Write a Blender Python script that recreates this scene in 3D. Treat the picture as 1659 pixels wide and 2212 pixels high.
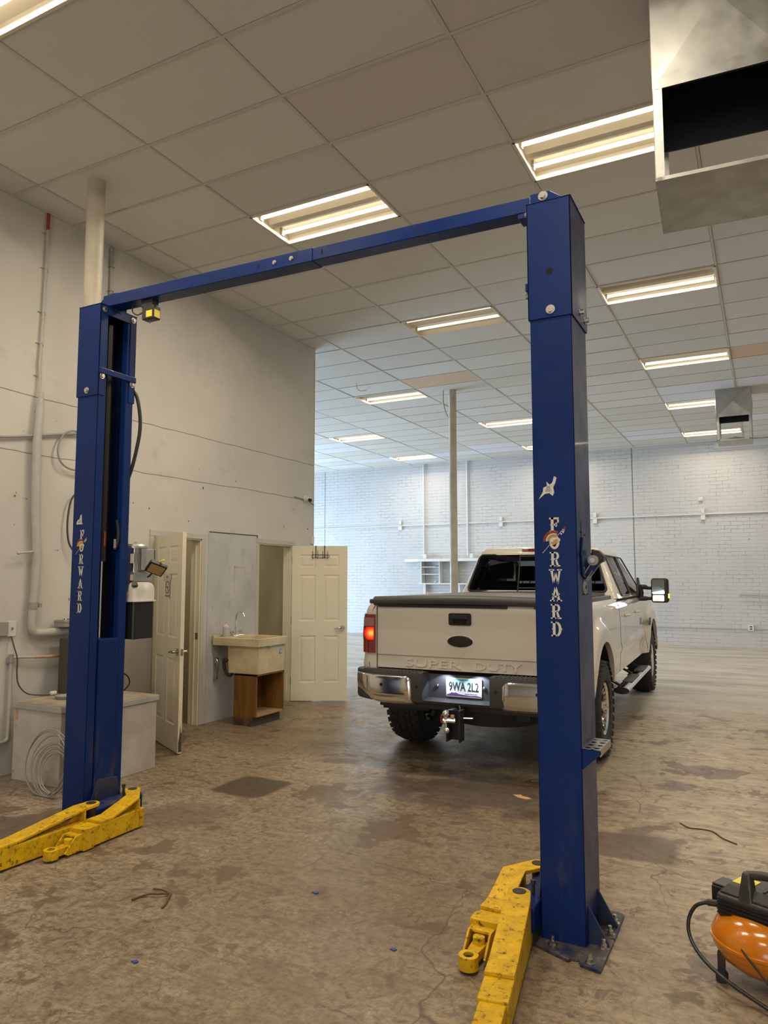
import bpy, bmesh, math, random
from math import sin, cos, pi, radians, sqrt, atan2
from mathutils import Vector, Matrix
random.seed(7)
for o in list(bpy.data.objects): bpy.data.objects.remove(o)
COL = bpy.context.scene.collection
SC = bpy.context.scene
# ------------------------------------------------------------------ camera, world, exposure
cam = bpy.data.cameras.new('camera'); camo = bpy.data.objects.new('camera', cam); COL.objects.link(camo)
cam.sensor_fit = 'HORIZONTAL'; cam.sensor_width = 36.0; cam.lens = 34.177; cam.clip_start = 0.05; cam.clip_end = 200
camo.location = (0, 0, 1.585); camo.rotation_euler = (radians(95.2066), 0, radians(27.542))
SC.camera = camo
SC.view_settings.view_transform = 'Standard'; SC.view_settings.look = 'None'
SC.view_settings.exposure = 0.0; SC.view_settings.gamma = 1.0; SC.view_settings.use_curve_mapping = False
wd = bpy.data.worlds.new('world'); SC.world = wd; wd.use_nodes = True
wd.node_tree.nodes['Background'].inputs[0].default_value = (0.55, 0.72, 1.0, 1); wd.node_tree.nodes['Background'].inputs[1].default_value = 1.0
TUBE_COL = (1.0, 0.87, 0.68); TUBE_STR = 3.4; STRIP_W = 29.0
def area(name, loc, rot, sx, sy, energy, col):
    l = bpy.data.lights.new(name, 'AREA'); l.shape = 'RECTANGLE'; l.size = sx; l.size_y = sy; l.energy = energy; l.color = col
    o = bpy.data.objects.new(name, l); COL.objects.link(o); o.location = loc; o.rotation_euler = rot; return o
# daylight coming in through the big opening at the far left end of the hall, and the open door behind the camera
area('daylight_far_opening', (-16.25, 13.6, 1.35), (0, radians(-76), 0), 2.5, 7.5, 1350, (0.58, 0.78, 1.0))
area('daylight_door_behind', (1.0, -8.3, 1.9), (radians(90), 0, 0), 5.0, 3.4, 230, (1.0, 0.92, 0.80))
# ------------------------------------------------------------------ dimensions
CZ = 4.82; GX, GY = -2.762, 3.1855; TX, TY = 1.2192, 0.6096
WX = -5.535; WEND = 8.50; BY = 18.73
XR, YF, XL = 6.6, -8.2, -16.2
# ------------------------------------------------------------------ mesh builder
class MB:
    def __init__(s): s.v = []; s.f = []; s.m = []; s.mi = 0
    def add(s, vs, fs):
        n = len(s.v); s.v += [tuple(v) for v in vs]
        for f in fs: s.f.append(tuple(n+i for i in f)); s.m.append(s.mi)
        return s
    def box(s, x0, x1, y0, y1, z0, z1):
        return s.add([(x0,y0,z0),(x1,y0,z0),(x1,y1,z0),(x0,y1,z0),(x0,y0,z1),(x1,y0,z1),(x1,y1,z1),(x0,y1,z1)],
                     [(0,3,2,1),(4,5,6,7),(0,1,5,4),(1,2,6,5),(2,3,7,6),(3,0,4,7)])
    def hull8(s, b, t):
        return s.add(list(b)+list(t), [(0,3,2,1),(4,5,6,7),(0,1,5,4),(1,2,6,5),(2,3,7,6),(3,0,4,7)])
    def prism(s, poly, d0, d1, fn):
        n = len(poly)
        vs = [fn(a, b, d0) for a, b in poly]+[fn(a, b, d1) for a, b in poly]
        return s.add(vs, [tuple(range(n-1, -1, -1)), tuple(range(n, 2*n))]+[(i, (i+1) % n, n+(i+1) % n, n+i) for i in range(n)])
    def cyl(s, p0, p1, r, seg=16, r1=None, cap=True):
        p0 = Vector(p0); p1 = Vector(p1); d = (p1-p0).normalized()
        a = d.orthogonal().normalized(); b = d.cross(a)
        r1 = r if r1 is None else r1
        vs = [p0+(a*cos(2*pi*k/seg)+b*sin(2*pi*k/seg))*r for k in range(seg)]+[p1+(a*cos(2*pi*k/seg)+b*sin(2*pi*k/seg))*r1 for k in range(seg)]
        fs = [(i, (i+1) % seg, seg+(i+1) % seg, seg+i) for i in range(seg)]
        if cap: fs += [tuple(range(seg-1, -1, -1)), tuple(range(seg, 2*seg))]
        return s.add(vs, fs)
    def tube(s, pts, r, seg=10, smooth=0):
        pts = [Vector(p) for p in pts]
        if smooth: pts = spline(pts, smooth)
        rings = []; up = None
        for i, p in enumerate(pts):
            d = (pts[min(i+1, len(pts)-1)]-pts[max(i-1, 0)]).normalized()
            a = d.orthogonal().normalized() if up is None else (up-d*up.dot(d)).normalized()
            up = a; b = d.cross(a)
            rr = r[i] if isinstance(r, (list, tuple)) else r
            rings.append([p+(a*cos(2*pi*k/seg)+b*sin(2*pi*k/seg))*rr for k in range(seg)])
        vs = [v for g in rings for v in g]; fs = []
        for i in range(len(rings)-1):
            for k in range(seg): fs.append((i*seg+k, i*seg+(k+1) % seg, (i+1)*seg+(k+1) % seg, (i+1)*seg+k))
        fs += [tuple(range(seg-1, -1, -1)), tuple(range((len(rings)-1)*seg, len(rings)*seg))]
        return s.add(vs, fs)
    def lathe(s, prof, c, axis=(0, 0, 1), seg=24, close=False):
        c = Vector(c); d = Vector(axis).normalized(); a = d.orthogonal().normalized(); b = d.cross(a)
        vs = []
        for r, h in prof:
            for k in range(seg): vs.append(c+d*h+(a*cos(2*pi*k/seg)+b*sin(2*pi*k/seg))*max(r, 1e-5))
        n = len(prof); fs = []
        for i in range(n-1 if not close else n):
            j = (i+1) % n
            for k in range(seg): fs.append((i*seg+k, i*seg+(k+1) % seg, j*seg+(k+1) % seg, j*seg+k))
        if not close:
            fs += [tuple(range(seg-1, -1, -1)), tuple(range((n-1)*seg, n*seg))]
        return s.add(vs, fs)
    def sph(s, c, r, seg=16, sz=1.0):
        return s.lathe([(r*sin(pi*k/8), -r*cos(pi*k/8)*sz) for k in range(9)], c, seg=seg)
    def grid(s, nu, nv, fn, skip=None):
        vs = [fn(i/nu, j/nv) for j in range(nv+1) for i in range(nu+1)]
        fs = [(j*(nu+1)+i, j*(nu+1)+i+1, (j+1)*(nu+1)+i+1, (j+1)*(nu+1)+i) for j in range(nv) for i in range(nu) if not (skip and skip(i, j))]
        return s.add(vs, fs)
    def xf(s, M):
        s.v = [tuple(M @ Vector(v)) for v in s.v]; return s
def spline(pts, n=6):
    out = []; P = [pts[0]]+list(pts)+[pts[-1]]
    for i in range(1, len(P)-2):
        a, b, c, d = P[i-1], P[i], P[i+1], P[i+2]
        for k in range(n):
            t = k/n
            out.append(0.5*((2*b)+(-a+c)*t+(2*a-5*b+4*c-d)*t*t+(-a+3*b-3*c+d)*t**3))
    out.append(pts[-1]); return out
WM = {}
def thing(name, label, cat, loc=(0, 0, 0), rz=0.0, group=None, kind=None):
    o = bpy.data.objects.new(name, None); COL.objects.link(o); o.empty_display_size = 0.1
    o.location = loc; o.rotation_euler = (0, 0, rz)
    WM[o.name] = Matrix.Translation(loc) @ Matrix.Rotation(rz, 4, 'Z')
    tag(o, label, cat, group, kind); return o
def tag(o, label=None, cat=None, group=None, kind=None):
    if label: o['label'] = label
    if cat: o['category'] = cat
    if group: o['group'] = group
    if kind: o['kind'] = kind
    return o
def part(mb, name, mat, parent=None, local=False, bevel=0, smooth=False, label=None, loc=None, weld=False, seg=2, solid=0, autos=None):
    me = bpy.data.meshes.new(name)
    if parent is not None:
        M = WM[parent.name]; vs = mb.v if local else [tuple(M.inverted() @ Vector(v)) for v in mb.v]
    else:
        M = Matrix.Translation(loc or (0, 0, 0)); vs = [tuple(Vector(v)-Vector(loc or (0, 0, 0))) for v in mb.v]
    me.from_pydata(vs, [], mb.f)
    bm = bmesh.new(); bm.from_mesh(me)
    if weld: bmesh.ops.remove_doubles(bm, verts=bm.verts, dist=1e-4)
    bmesh.ops.recalc_face_normals(bm, faces=bm.faces); bm.to_mesh(me); bm.free()
    mats = mat if isinstance(mat, (list, tuple)) else [mat]
    for mm in mats: me.materials.append(mm)
    if len(mats) > 1:
        for p, k in zip(me.polygons, mb.m): p.material_index = k
    o = bpy.data.objects.new(name, me); COL.objects.link(o)
    if parent is not None: o.parent = parent; WM[o.name] = M
    else: o.location = loc or (0, 0, 0); WM[o.name] = M
    if smooth:
        for p in me.polygons: p.use_smooth = True
        if smooth is not True or True:
            me.set_sharp_from_angle(angle=radians(autos or 40))
    if solid:
        md = o.modifiers.new('solid', 'SOLIDIFY'); md.thickness = solid; md.offset = -1
    if bevel:
        md = o.modifiers.new('bevel', 'BEVEL'); md.width = bevel; md.segments = seg; md.limit_method = 'ANGLE'; md.angle_limit = radians(35); md.harden_normals = False
    if label: o['label'] = label
    return o
def solo(mb, name, mat, label, cat, loc, group=None, **k):
    return tag(part(mb, name, mat, None, loc=loc, **k), label, cat, group)
def struct(mb, name, mat, **k):
    o = part(mb, name, mat, None, **k); o['kind'] = 'structure'; return o
def text_mb(s, size, depth, M, sx=1.0, align='CENTER', bold=0.0):
    cu = bpy.data.curves.new('t', 'FONT'); cu.body = s; cu.size = size; cu.extrude = depth/2; cu.align_x = align; cu.align_y = 'CENTER'; cu.offset = bold
    cu.resolution_u = 4
    o = bpy.data.objects.new('t', cu); me = bpy.data.meshes.new_from_object(o)
    mb = MB(); mb.add([M @ Vector((v.co.x*sx, v.co.y, v.co.z)) for v in me.vertices], [tuple(p.vertices) for p in me.polygons])
    bpy.data.objects.remove(o); bpy.data.curves.remove(cu); bpy.data.meshes.remove(me); return mb
# ------------------------------------------------------------------ materials
def nd(nt, t, **k):
    n = nt.nodes.new(t)
    for a, b in k.items(): setattr(n, a, b)
    return n
def mk(name, col, rough=0.5, metal=0.0, spec=0.5, coat=0.0, emis=None, estr=0.0, trans=0.0, ior=1.45, alpha=1.0):
    m = bpy.data.materials.new(name); m.use_nodes = True; b = m.node_tree.nodes['Principled BSDF']
    b.inputs['Base Color'].default_value = (*col, 1); b.inputs['Roughness'].default_value = rough; b.inputs['Metallic'].default_value = metal
    b.inputs['Specular IOR Level'].default_value = spec; b.inputs['Coat Weight'].default_value = coat; b.inputs['Coat Roughness'].default_value = 0.05
    b.inputs['Transmission Weight'].default_value = trans; b.inputs['IOR'].default_value = ior; b.inputs['Alpha'].default_value = alpha
    if emis: b.inputs['Emission Color'].default_value = (*emis, 1); b.inputs['Emission Strength'].default_value = estr
    return m
class NB:
    """small node graph writer"""
    def __init__(s, m): s.nt = m.node_tree; s.L = s.nt.links; s.b = s.nt.nodes['Principled BSDF']; s.co = nd(s.nt, 'ShaderNodeNewGeometry').outputs['Position']
    def inp(s, sock, v):
        if v is None: return
        if hasattr(v, 'is_linked') or isinstance(v, bpy.types.NodeSocket): s.L.new(v, sock)
        else: sock.default_value = v
    def map(s, sc=(1, 1, 1), rot=(0, 0, 0), loc=(0, 0, 0), src=None):
        n = nd(s.nt, 'ShaderNodeMapping'); s.L.new(src or s.co, n.inputs[0]); n.inputs['Scale'].default_value = sc; n.inputs['Rotation'].default_value = rot; n.inputs['Location'].default_value = loc; return n.outputs[0]
    def noise(s, scale, detail=4, rough=0.55, src=None, dist=0.0):
        n = nd(s.nt, 'ShaderNodeTexNoise'); s.L.new(src or s.co, n.inputs['Vector']); n.inputs['Scale'].default_value = scale; n.inputs['Detail'].default_value = detail
        n.inputs['Roughness'].default_value = rough; n.inputs['Distortion'].default_value = dist; return n.outputs['Fac']
    def vor(s, scale, src=None, feat='DISTANCE_TO_EDGE'):
        n = nd(s.nt, 'ShaderNodeTexVoronoi'); n.feature = feat; s.L.new(src or s.co, n.inputs['Vector']); n.inputs['Scale'].default_value = scale; return n.outputs['Distance']
    def ramp(s, f, a, b, lo=0.0, hi=1.0):
        n = nd(s.nt, 'ShaderNodeMapRange'); s.L.new(f, n.inputs[0]); n.inputs[1].default_value = a; n.inputs[2].default_value = b; n.inputs[3].default_value = lo; n.inputs[4].default_value = hi; return n.outputs[0]
    def math(s, op, a, b=None, c=None):
        n = nd(s.nt, 'ShaderNodeMath', operation=op); s.inp(n.inputs[0], a); s.inp(n.inputs[1], b)
        if c is not None: s.inp(n.inputs[2], c)
        return n.outputs[0]
    def mix(s, f, a, b, mode='MIX'):
        n = nd(s.nt, 'ShaderNodeMix', data_type='RGBA', blend_type=mode); s.inp(n.inputs[0], f)
        for k, v in ((6, a), (7, b)):
            if isinstance(v, tuple): n.inputs[k].default_value = (*v[:3], 1)
            else: s.L.new(v, n.inputs[k])
        return n.outputs[2]
    def xyz(s, src=None):
        n = nd(s.nt, 'ShaderNodeSeparateXYZ'); s.L.new(src or s.co, n.inputs[0]); return n.outputs
    def comb(s, x, y, z):
        n = nd(s.nt, 'ShaderNodeCombineXYZ'); s.inp(n.inputs[0], x); s.inp(n.inputs[1], y); s.inp(n.inputs[2], z); return n.outputs[0]
    def bump(s, h, st=0.3, dist=0.01):
        n = nd(s.nt, 'ShaderNodeBump'); s.L.new(h, n.inputs['Height']); n.inputs['Strength'].default_value = st; n.inputs['Distance'].default_value = dist; s.L.new(n.outputs[0], s.b.inputs['Normal'])
    def col(s, c): s.L.new(c, s.b.inputs['Base Color'])
    def rough(s, c): s.L.new(c, s.b.inputs['Roughness'])
def worn(name, c1, c2, scale=6, rough=0.5, amount=0.5, metal=0.0, c3=None, th=(0.58, 0.66), fine=40, coat=0.0, bump=0.0, spec=0.5):
    m = mk(name, c1, rough, metal, coat=coat, spec=spec); n = NB(m)
    c = n.mix(n.ramp(n.noise(scale, 5), 0.35, 0.7, 0, amount), c1, c2)
    if c3: c = n.mix(n.ramp(n.noise(fine, 6, 0.7), th[0], th[1]), c, c3)
    n.col(c)
    n.rough(n.ramp(n.noise(scale*2.3, 3), 0.3, 0.7, max(0.03, rough-0.1), min(1, rough+0.12)))
    if bump: n.bump(n.noise(fine, 5), bump, 0.004)
    return m
M = {}
def m_blue():
    m = mk('lift_blue_paint', (0.006, 0.026, 0.135), 0.34, coat=0.05, spec=0.22); n = NB(m); x, y, z = n.xyz()
    c = n.mix(n.ramp(n.noise(3, 5), 0.35, 0.7, 0, 0.7), (0.0046, 0.022, 0.120), (0.0036, 0.016, 0.088))
    sc = n.ramp(n.noise(5.5, 6, 0.6, src=n.map((1, 1, 0.30))), 0.54, 0.68)
    c = n.mix(n.math('MULTIPLY', n.math('MULTIPLY', sc, n.ramp(z, 0.75, 0.05)), 0.75), c, (0.10, 0.080, 0.062))
    c = n.mix(n.math('MULTIPLY', n.ramp(n.noise(16, 6, 0.7, src=n.map((1, 1, 0.25))), 0.70, 0.76), 0.35), c, (0.09, 0.11, 0.20))
    n.col(c); n.rough(n.ramp(n.noise(6, 3), 0.3, 0.7, 0.28, 0.42)); return m
M['blue'] = m_blue()
M['bluedirty'] = worn('lift_blue_paint_dusty', (0.007, 0.02, 0.08), (0.055, 0.045, 0.035), 5, 0.42, 0.8)
M['yellow'] = worn('arm_yellow_paint', (0.66, 0.40, 0.006), (0.40, 0.235, 0.008), 16, 0.48, 0.75, c3=(0.060, 0.038, 0.012), th=(0.545, 0.68), fine=38, bump=0.15, spec=0.3)
M['plate'] = worn('dirty_base_plate', (0.010, 0.018, 0.055), (0.10, 0.08, 0.06), 9, 0.45, 0.95, c3=(0.16, 0.13, 0.10), th=(0.52, 0.68), fine=14)
M['steel'] = worn('bare_steel', (0.42, 0.41, 0.39), (0.30, 0.29, 0.28), 12, 0.3, 0.6, metal=1.0)
M['zinc'] = mk('zinc_bolt', (0.62, 0.60, 0.56), 0.25, 1.0)
M['darksteel'] = worn('dark_steel', (0.028, 0.026, 0.024), (0.06, 0.05, 0.04), 20, 0.45, 0.5, metal=0.2)
M['galv'] = worn('galvanised_sheet', (0.44, 0.44, 0.41), (0.31, 0.315, 0.30), 4, 0.40, 0.8, metal=0.75, c3=(0.48, 0.47, 0.42), th=(0.5, 0.8), fine=14)
M['galvdark'] = mk('duct_dark_inside', (0.016, 0.018, 0.024), 0.8)
M['black'] = mk('black_plastic', (0.012, 0.012, 0.012), 0.38)
M['rubber'] = worn('tire_rubber', (0.018, 0.017, 0.016), (0.035, 0.032, 0.028), 30, 0.72, 0.6)
M['blackhole'] = mk('dark_hole', (0.004, 0.004, 0.004), 0.9)
M['letter'] = worn('cream_vinyl', (0.60, 0.57, 0.48), (0.45, 0.43, 0.36), 40, 0.5, 0.4)
M['red'] = mk('vinyl_red', (0.25, 0.03, 0.02), 0.5); M['gold'] = mk('vinyl_gold', (0.42, 0.26, 0.05), 0.5)
M['door'] = worn('door_cream_paint', (0.72, 0.66, 0.51), (0.66, 0.60, 0.46), 3, 0.42, 0.6)
M['trimw'] = worn('trim_grey_white_paint', (0.50, 0.48, 0.43), (0.42, 0.40, 0.36), 5, 0.5, 0.6)
M['chrome'] = mk('chrome', (0.80, 0.79, 0.77), 0.10, 1.0)
M['nickel'] = mk('satin_nickel', (0.45, 0.41, 0.36), 0.25, 1.0)
M['whiteplastic'] = mk('white_plastic', (0.62, 0.60, 0.54), 0.4)
M['greypaint'] = worn('grey_paint', (0.30, 0.30, 0.28), (0.24, 0.23, 0.21), 6, 0.5, 0.6)
M['conduit'] = worn('painted_conduit', (0.46, 0.44, 0.40), (0.38, 0.36, 0.32), 8, 0.5, 0.6)
M['bconduit'] = mk('back_wall_white_conduit', (0.66, 0.66, 0.64), 0.5)
M['post'] = worn('scuffed_cream_post', (0.52, 0.46, 0.36), (0.38, 0.34, 0.27), 5, 0.5, 0.9, c3=(0.20, 0.16, 0.12), th=(0.66, 0.72), fine=9)
M['redpaint'] = mk('red_conduit_end', (0.30, 0.03, 0.03), 0.5)
M['tape'] = mk('yellow_label', (0.72, 0.62, 0.05), 0.5)
M['paper'] = worn('paper_label', (0.62, 0.60, 0.53), (0.42, 0.40, 0.36), 60, 0.6, 0.8)
M['ink'] = mk('printed_ink', (0.02, 0.02, 0.025), 0.6)
def m_tile(name, c1, c2, per=0.10):
    m = mk(name, c1, 0.85, spec=0.2); n = NB(m); x, y, z = n.xyz()
    cx = n.math('FLOOR', n.math('DIVIDE', n.math('SUBTRACT', x, GX), TX)); cy = n.math('FLOOR', n.math('DIVIDE', n.math('SUBTRACT', y, GY), TY))
    w = nd(n.nt, 'ShaderNodeTexWhiteNoise', noise_dimensions='2D'); n.L.new(n.comb(cx, cy, 0.0), w.inputs['Vector'])
    c = n.mix(w.outputs['Value'], c1, tuple(a*(1-per) for a in c1))
    c = n.mix(n.ramp(n.noise(1.6, 5, 0.6), 0.45, 0.75, 0, 0.45), c, c2)
    n.col(c); n.bump(n.noise(60, 3), 0.15, 0.002); return m
M['tile'] = m_tile('ceiling_tile', (0.68, 0.665, 0.615), (0.61, 0.59, 0.54))
M['tilewhite'] = m_tile('newer_ceiling_tile', (0.72, 0.74, 0.77), (0.66, 0.68, 0.72), 0.04)
M['tilepeach'] = m_tile('peach_ceiling_tile', (0.66, 0.50, 0.36), (0.60, 0.46, 0.33), 0.04)
M['tileviolet'] = m_tile('slightly_violet_ceiling_tile', (0.60, 0.56, 0.54), (0.56, 0.52, 0.50), 0.04)
M['tbar'] = mk('ceiling_grid_bar', (0.54, 0.52, 0.47), 0.6)
M['gapdark'] = mk('gap_dark', (0.05, 0.045, 0.04), 0.9)
# drywall of the left wall
def m_wall():
    m = mk('left_drywall', (0.60, 0.56, 0.50), 0.7, spec=0.3); n = NB(m); x, y, z = n.xyz()
    c = n.mix(n.ramp(n.noise(0.9, 5), 0.35, 0.7), (0.60, 0.57, 0.51), (0.52, 0.50, 0.47))
    c = n.mix(n.ramp(n.noise(3.5, 6, 0.65), 0.58, 0.72, 0, 0.5), c, (0.44, 0.41, 0.36))
    wob = n.math('MULTIPLY', n.math('SUBTRACT', n.noise(1.7, 3), 0.5), 0.05)
    for z0 in (3.155, 2.652):
        d = n.math('ABSOLUTE', n.math('SUBTRACT', n.math('ADD', z, wob), z0))
        c = n.mix(n.ramp(d, 0.002, 0.0065, 0.85, 0.0), c, (0.16, 0.14, 0.12))
    # nail holes and scuffs
    f = n.math('MULTIPLY', n.ramp(n.noise(14, 2, 0.5), 0.735, 0.76), n.ramp(z, 3.3, 2.6))
    c = n.mix(f, c, (0.10, 0.08, 0.07))
    # grime low down and on the panel around the basin
    g = n.math('MULTIPLY', n.ramp(z, 0.9, 0.0), n.ramp(n.noise(2.2, 5), 0.3, 0.7))
    c = n.mix(n.math('MULTIPLY', g, 0.55), c, (0.30, 0.27, 0.23))
    s = n.ramp(n.noise(7, 5, 0.6, src=n.map((1, 1, 0.25))), 0.56, 0.68, 0, 0.45)
    s = n.math('MULTIPLY', s, n.math('MULTIPLY', n.ramp(y, 6.3, 6.42), n.ramp(z, 2.15, 1.95)))
    c = n.mix(s, c, (0.28, 0.26, 0.25))
    n.col(c); n.bump(n.noise(5, 4), 0.08, 0.01); return m
M['wall'] = m_wall()
def m_patch():
    m = mk('patched_wall_panel', (0.50, 0.50, 0.49), 0.6, spec=0.3); n = NB(m)
    c = n.mix(n.ramp(n.noise(1.8, 6, 0.6), 0.35, 0.65), (0.53, 0.53, 0.52), (0.42, 0.42, 0.42))
    c = n.mix(n.ramp(n.noise(9, 6, 0.65, src=n.map((1, 1, 0.4))), 0.57, 0.70, 0, 0.55), c, (0.25, 0.23, 0.22))
    c = n.mix(n.ramp(n.noise(38, 2), 0.74, 0.77), c, (0.08, 0.07, 0.06)); n.col(c); return m
M['patch'] = m_patch()
M['olive'] = worn('room_olive_wall', (0.42, 0.37, 0.24), (0.36, 0.32, 0.21), 2, 0.7, 0.6)
M['plain'] = worn('plain_hall_wall', (0.56, 0.54, 0.50), (0.50, 0.48, 0.45), 1, 0.7, 0.6)
M['hallwhite'] = worn('hall_white_wall', (0.62, 0.62, 0.61), (0.56, 0.56, 0.56), 1, 0.7, 0.6)
def m_brick():
    m = mk('painted_white_brick', (0.72, 0.72, 0.72), 0.55, spec=0.4); n = NB(m); x, y, z = n.xyz()
    wob = n.math('MULTIPLY', n.math('SUBTRACT', n.noise(5, 5), 0.5), 0.045)
    uv = n.comb(n.math('ADD', x, n.math('MULTIPLY', n.math('SUBTRACT', n.noise(4.2, 4), 0.5), 0.09)), n.math('ADD', z, wob), 0.0)
    b = nd(n.nt, 'ShaderNodeTexBrick'); n.L.new(uv, b.inputs['Vector'])
    for k, v in (('Scale', 1.0), ('Mortar Size', 0.0045), ('Mortar Smooth', 0.3), ('Brick Width', 0.27), ('Row Height', 0.088)): b.inputs[k].default_value = v
    fac = b.outputs['Fac']
    broken = n.ramp(n.noise(2.2, 8, 0.75), 0.44, 0.58, 0.12, 1.0)
    c = n.mix(n.ramp(n.noise(0.7, 4), 0.35, 0.7), (0.555, 0.555, 0.55), (0.50, 0.50, 0.505))
    c = n.mix(n.ramp(n.noise(4.0, 6, 0.7), 0.6, 0.75, 0, 0.35), c, (0.47, 0.46, 0.44))
    c = n.mix(n.math('MULTIPLY', n.math('MULTIPLY', fac, broken), 0.85), c, (0.22, 0.205, 0.20))
    c = n.mix(n.math('MULTIPLY', n.ramp(n.noise(11, 3), 0.72, 0.75), 0.8), c, (0.15, 0.13, 0.12))
    c = n.mix(n.math('MULTIPLY', n.ramp(z, 0.35, 0.0), n.ramp(n.noise(5, 5), 0.4, 0.65, 0, 0.7)), c, (0.52, 0.45, 0.40))
    for x0, wd_ in ((-11.79, 0.014), (-2.83, 0.016)):
        d = n.math('ABSOLUTE', n.math('SUBTRACT', n.math('ADD', x, n.math('MULTIPLY', wob, 0.4)), x0))
        c = n.mix(n.ramp(d, wd_*0.5, wd_, 0.85, 0.0), c, (0.10, 0.10, 0.10))
    n.col(c)
    h = n.math('SUBTRACT', n.math('MULTIPLY', n.noise(9, 4), 0.6), n.math('MULTIPLY', fac, 1.0)); n.bump(h, 0.5, 0.012); return m
M['brick'] = m_brick()
def m_floor():
    m = mk('worn_concrete_floor', (0.3, 0.25, 0.18), 0.45, spec=0.5); n = NB(m); x, y, z = n.xyz()
    warp = n.noise(1.3, 4)
    base = n.mix(n.ramp(n.noise(0.8, 6, 0.6), 0.33, 0.67), (0.325, 0.248, 0.150), (0.195, 0.142, 0.085))
    base = n.mix(n.ramp(n.noise(0.23, 3), 0.40, 0.66, 0, 0.55), base, (0.40, 0.35, 0.27))
    base = n.mix(n.ramp(n.noise(22, 9, 0.8), 0.44, 0.60, 0, 0.85), base, (0.110, 0.080, 0.050))
    base = n.mix(n.ramp(n.noise(55, 6, 0.7), 0.54, 0.72, 0, 0.7), base, (0.43, 0.35, 0.24))
    rgt = n.math('MULTIPLY', n.ramp(n.math('ADD', x, n.math('MULTIPLY', y, 0.30)), 0.0, 1.2), 0.60)
    base = n.mix(rgt, base, n.mix(n.ramp(n.noise(6, 8, 0.75, src=n.map((0.8, 2.2, 1))), 0.42, 0.62), (0.52, 0.43, 0.30), (0.25, 0.19, 0.13)))
    # trowel and tyre streaks
    for rz, sc in ((0.35, (0.6, 7, 1)), (-0.9, (0.8, 9, 1))):
        st = n.noise(2.4, 6, 0.7, src=n.map(sc, (0, 0, rz)))
        base = n.mix(n.ramp(st, 0.55, 0.68, 0, 0.6), base, (0.125, 0.090, 0.058))
    # flaked brown sealer
    fl = n.noise(2.0, 9, 0.62, dist=0.35); fl2 = n.noise(0.55, 3)
    f = n.ramp(n.math('ADD', fl, n.math('MULTIPLY', n.math('SUBTRACT', fl2, 0.5), 0.5)), 0.575, 0.60)
    base = n.mix(n.math('MULTIPLY', f, 0.78), base, (0.105, 0.070, 0.045))
    fl3 = n.noise(7.5, 7, 0.6, dist=0.5)
    base = n.mix(n.math('MULTIPLY', n.ramp(fl3, 0.60, 0.63), 0.65), base, (0.095, 0.066, 0.043))
    rub = n.noise(9.0, 9, 0.72, dist=1.2)
    base = n.mix(n.math('MULTIPLY', n.ramp(rub, 0.55, 0.66), n.ramp(n.noise(1.1, 3), 0.33, 0.58, 0.2, 0.9)), base, (0.066, 0.045, 0.027))
    base = n.mix(n.math('MULTIPLY', n.ramp(n.noise(13, 6, 0.65), 0.62, 0.70), 0.5), base, (0.48, 0.40, 0.28))
    # soft worn dark zones: centre between the posts, oil behind the truck, patches cut in the slab
    def blob(cx, cy, rx, ry, rot, amt, colr, edge=0.35, wob=0.25, power=2):
        nonlocal base
        src = n.map((1/rx, 1/ry, 1), (0, 0, 0), (0, 0, 0))
        xx = n.math('SUBTRACT', x, cx); yy = n.math('SUBTRACT', y, cy)
        c_, s_ = cos(rot), sin(rot)
        u = n.math('DIVIDE', n.math('ADD', n.math('MULTIPLY', xx, c_), n.math('MULTIPLY', yy, s_)), rx)
        v = n.math('DIVIDE', n.math('SUBTRACT', n.math('MULTIPLY', yy, c_), n.math('MULTIPLY', xx, s_)), ry)
        d = n.math('POWER', n.math('ADD', n.math('POWER', n.math('ABSOLUTE', u), power), n.math('POWER', n.math('ABSOLUTE', v), power)), 1/power)
        d = n.math('ADD', d, n.math('MULTIPLY', n.math('SUBTRACT', n.noise(5, 5), 0.5), wob*2))
        base = n.mix(n.ramp(d, 1-edge, 1.0, amt, 0.0), base, colr)
    blob(-2.2, 3.5, 2.1, 2.0, 0.3, 0.50, (0.105, 0.074, 0.046), 0.9, 0.9)
    blob(-1.7, 1.9, 1.0, 0.8, 0.3, 0.40, (0.11, 0.08, 0.05), 0.9, 0.6)
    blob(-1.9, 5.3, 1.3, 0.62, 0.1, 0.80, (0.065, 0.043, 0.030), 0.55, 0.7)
    blob(-3.55, 4.62, 0.26, 0.26, 0.0, 0.88, (0.052, 0.035, 0.018), 0.16, 0.10, 6)
    blob(-0.76, 4.66, 0.27, 0.24, 0.1, 0.78, (0.085, 0.055, 0.034), 0.16, 0.14, 6)
    blob(0.35, 4.9, 0.35, 0.5, 0.1, 0.62, (0.05, 0.04, 0.035), 0.7, 0.5)
    blob(-3.55, 3.85, 0.45, 0.30, 0.2, 0.55, (0.11, 0.075, 0.05), 0.5, 0.4)
    # hairline cracks
    wv = n.noise(1.2, 4)
    wsrc = n.comb(n.math('ADD', x, n.math('MULTIPLY', wv, 0.9)), n.math('ADD', y, n.math('MULTIPLY', wv, -0.7)), 0.0)
    cr = n.math('MULTIPLY', n.ramp(n.vor(0.75, wsrc), 0.0, 0.0045, 1.0, 0.0), n.ramp(n.noise(0.9, 2), 0.47, 0.56))
    base = n.mix(n.math('MULTIPLY', cr, 0.75), base, (0.055, 0.04, 0.03))
    wsrc2 = n.comb(n.math('ADD', x, n.math('MULTIPLY', n.noise(4, 3), 0.4)), y, 0.0)
    cr2 = n.math('MULTIPLY', n.ramp(n.vor(2.6, wsrc2), 0.0, 0.010, 1.0, 0.0), n.ramp(n.noise(1.7, 2), 0.56, 0.62))
    base = n.mix(n.math('MULTIPLY', cr2, 0.5), base, (0.08, 0.06, 0.045))
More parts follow.
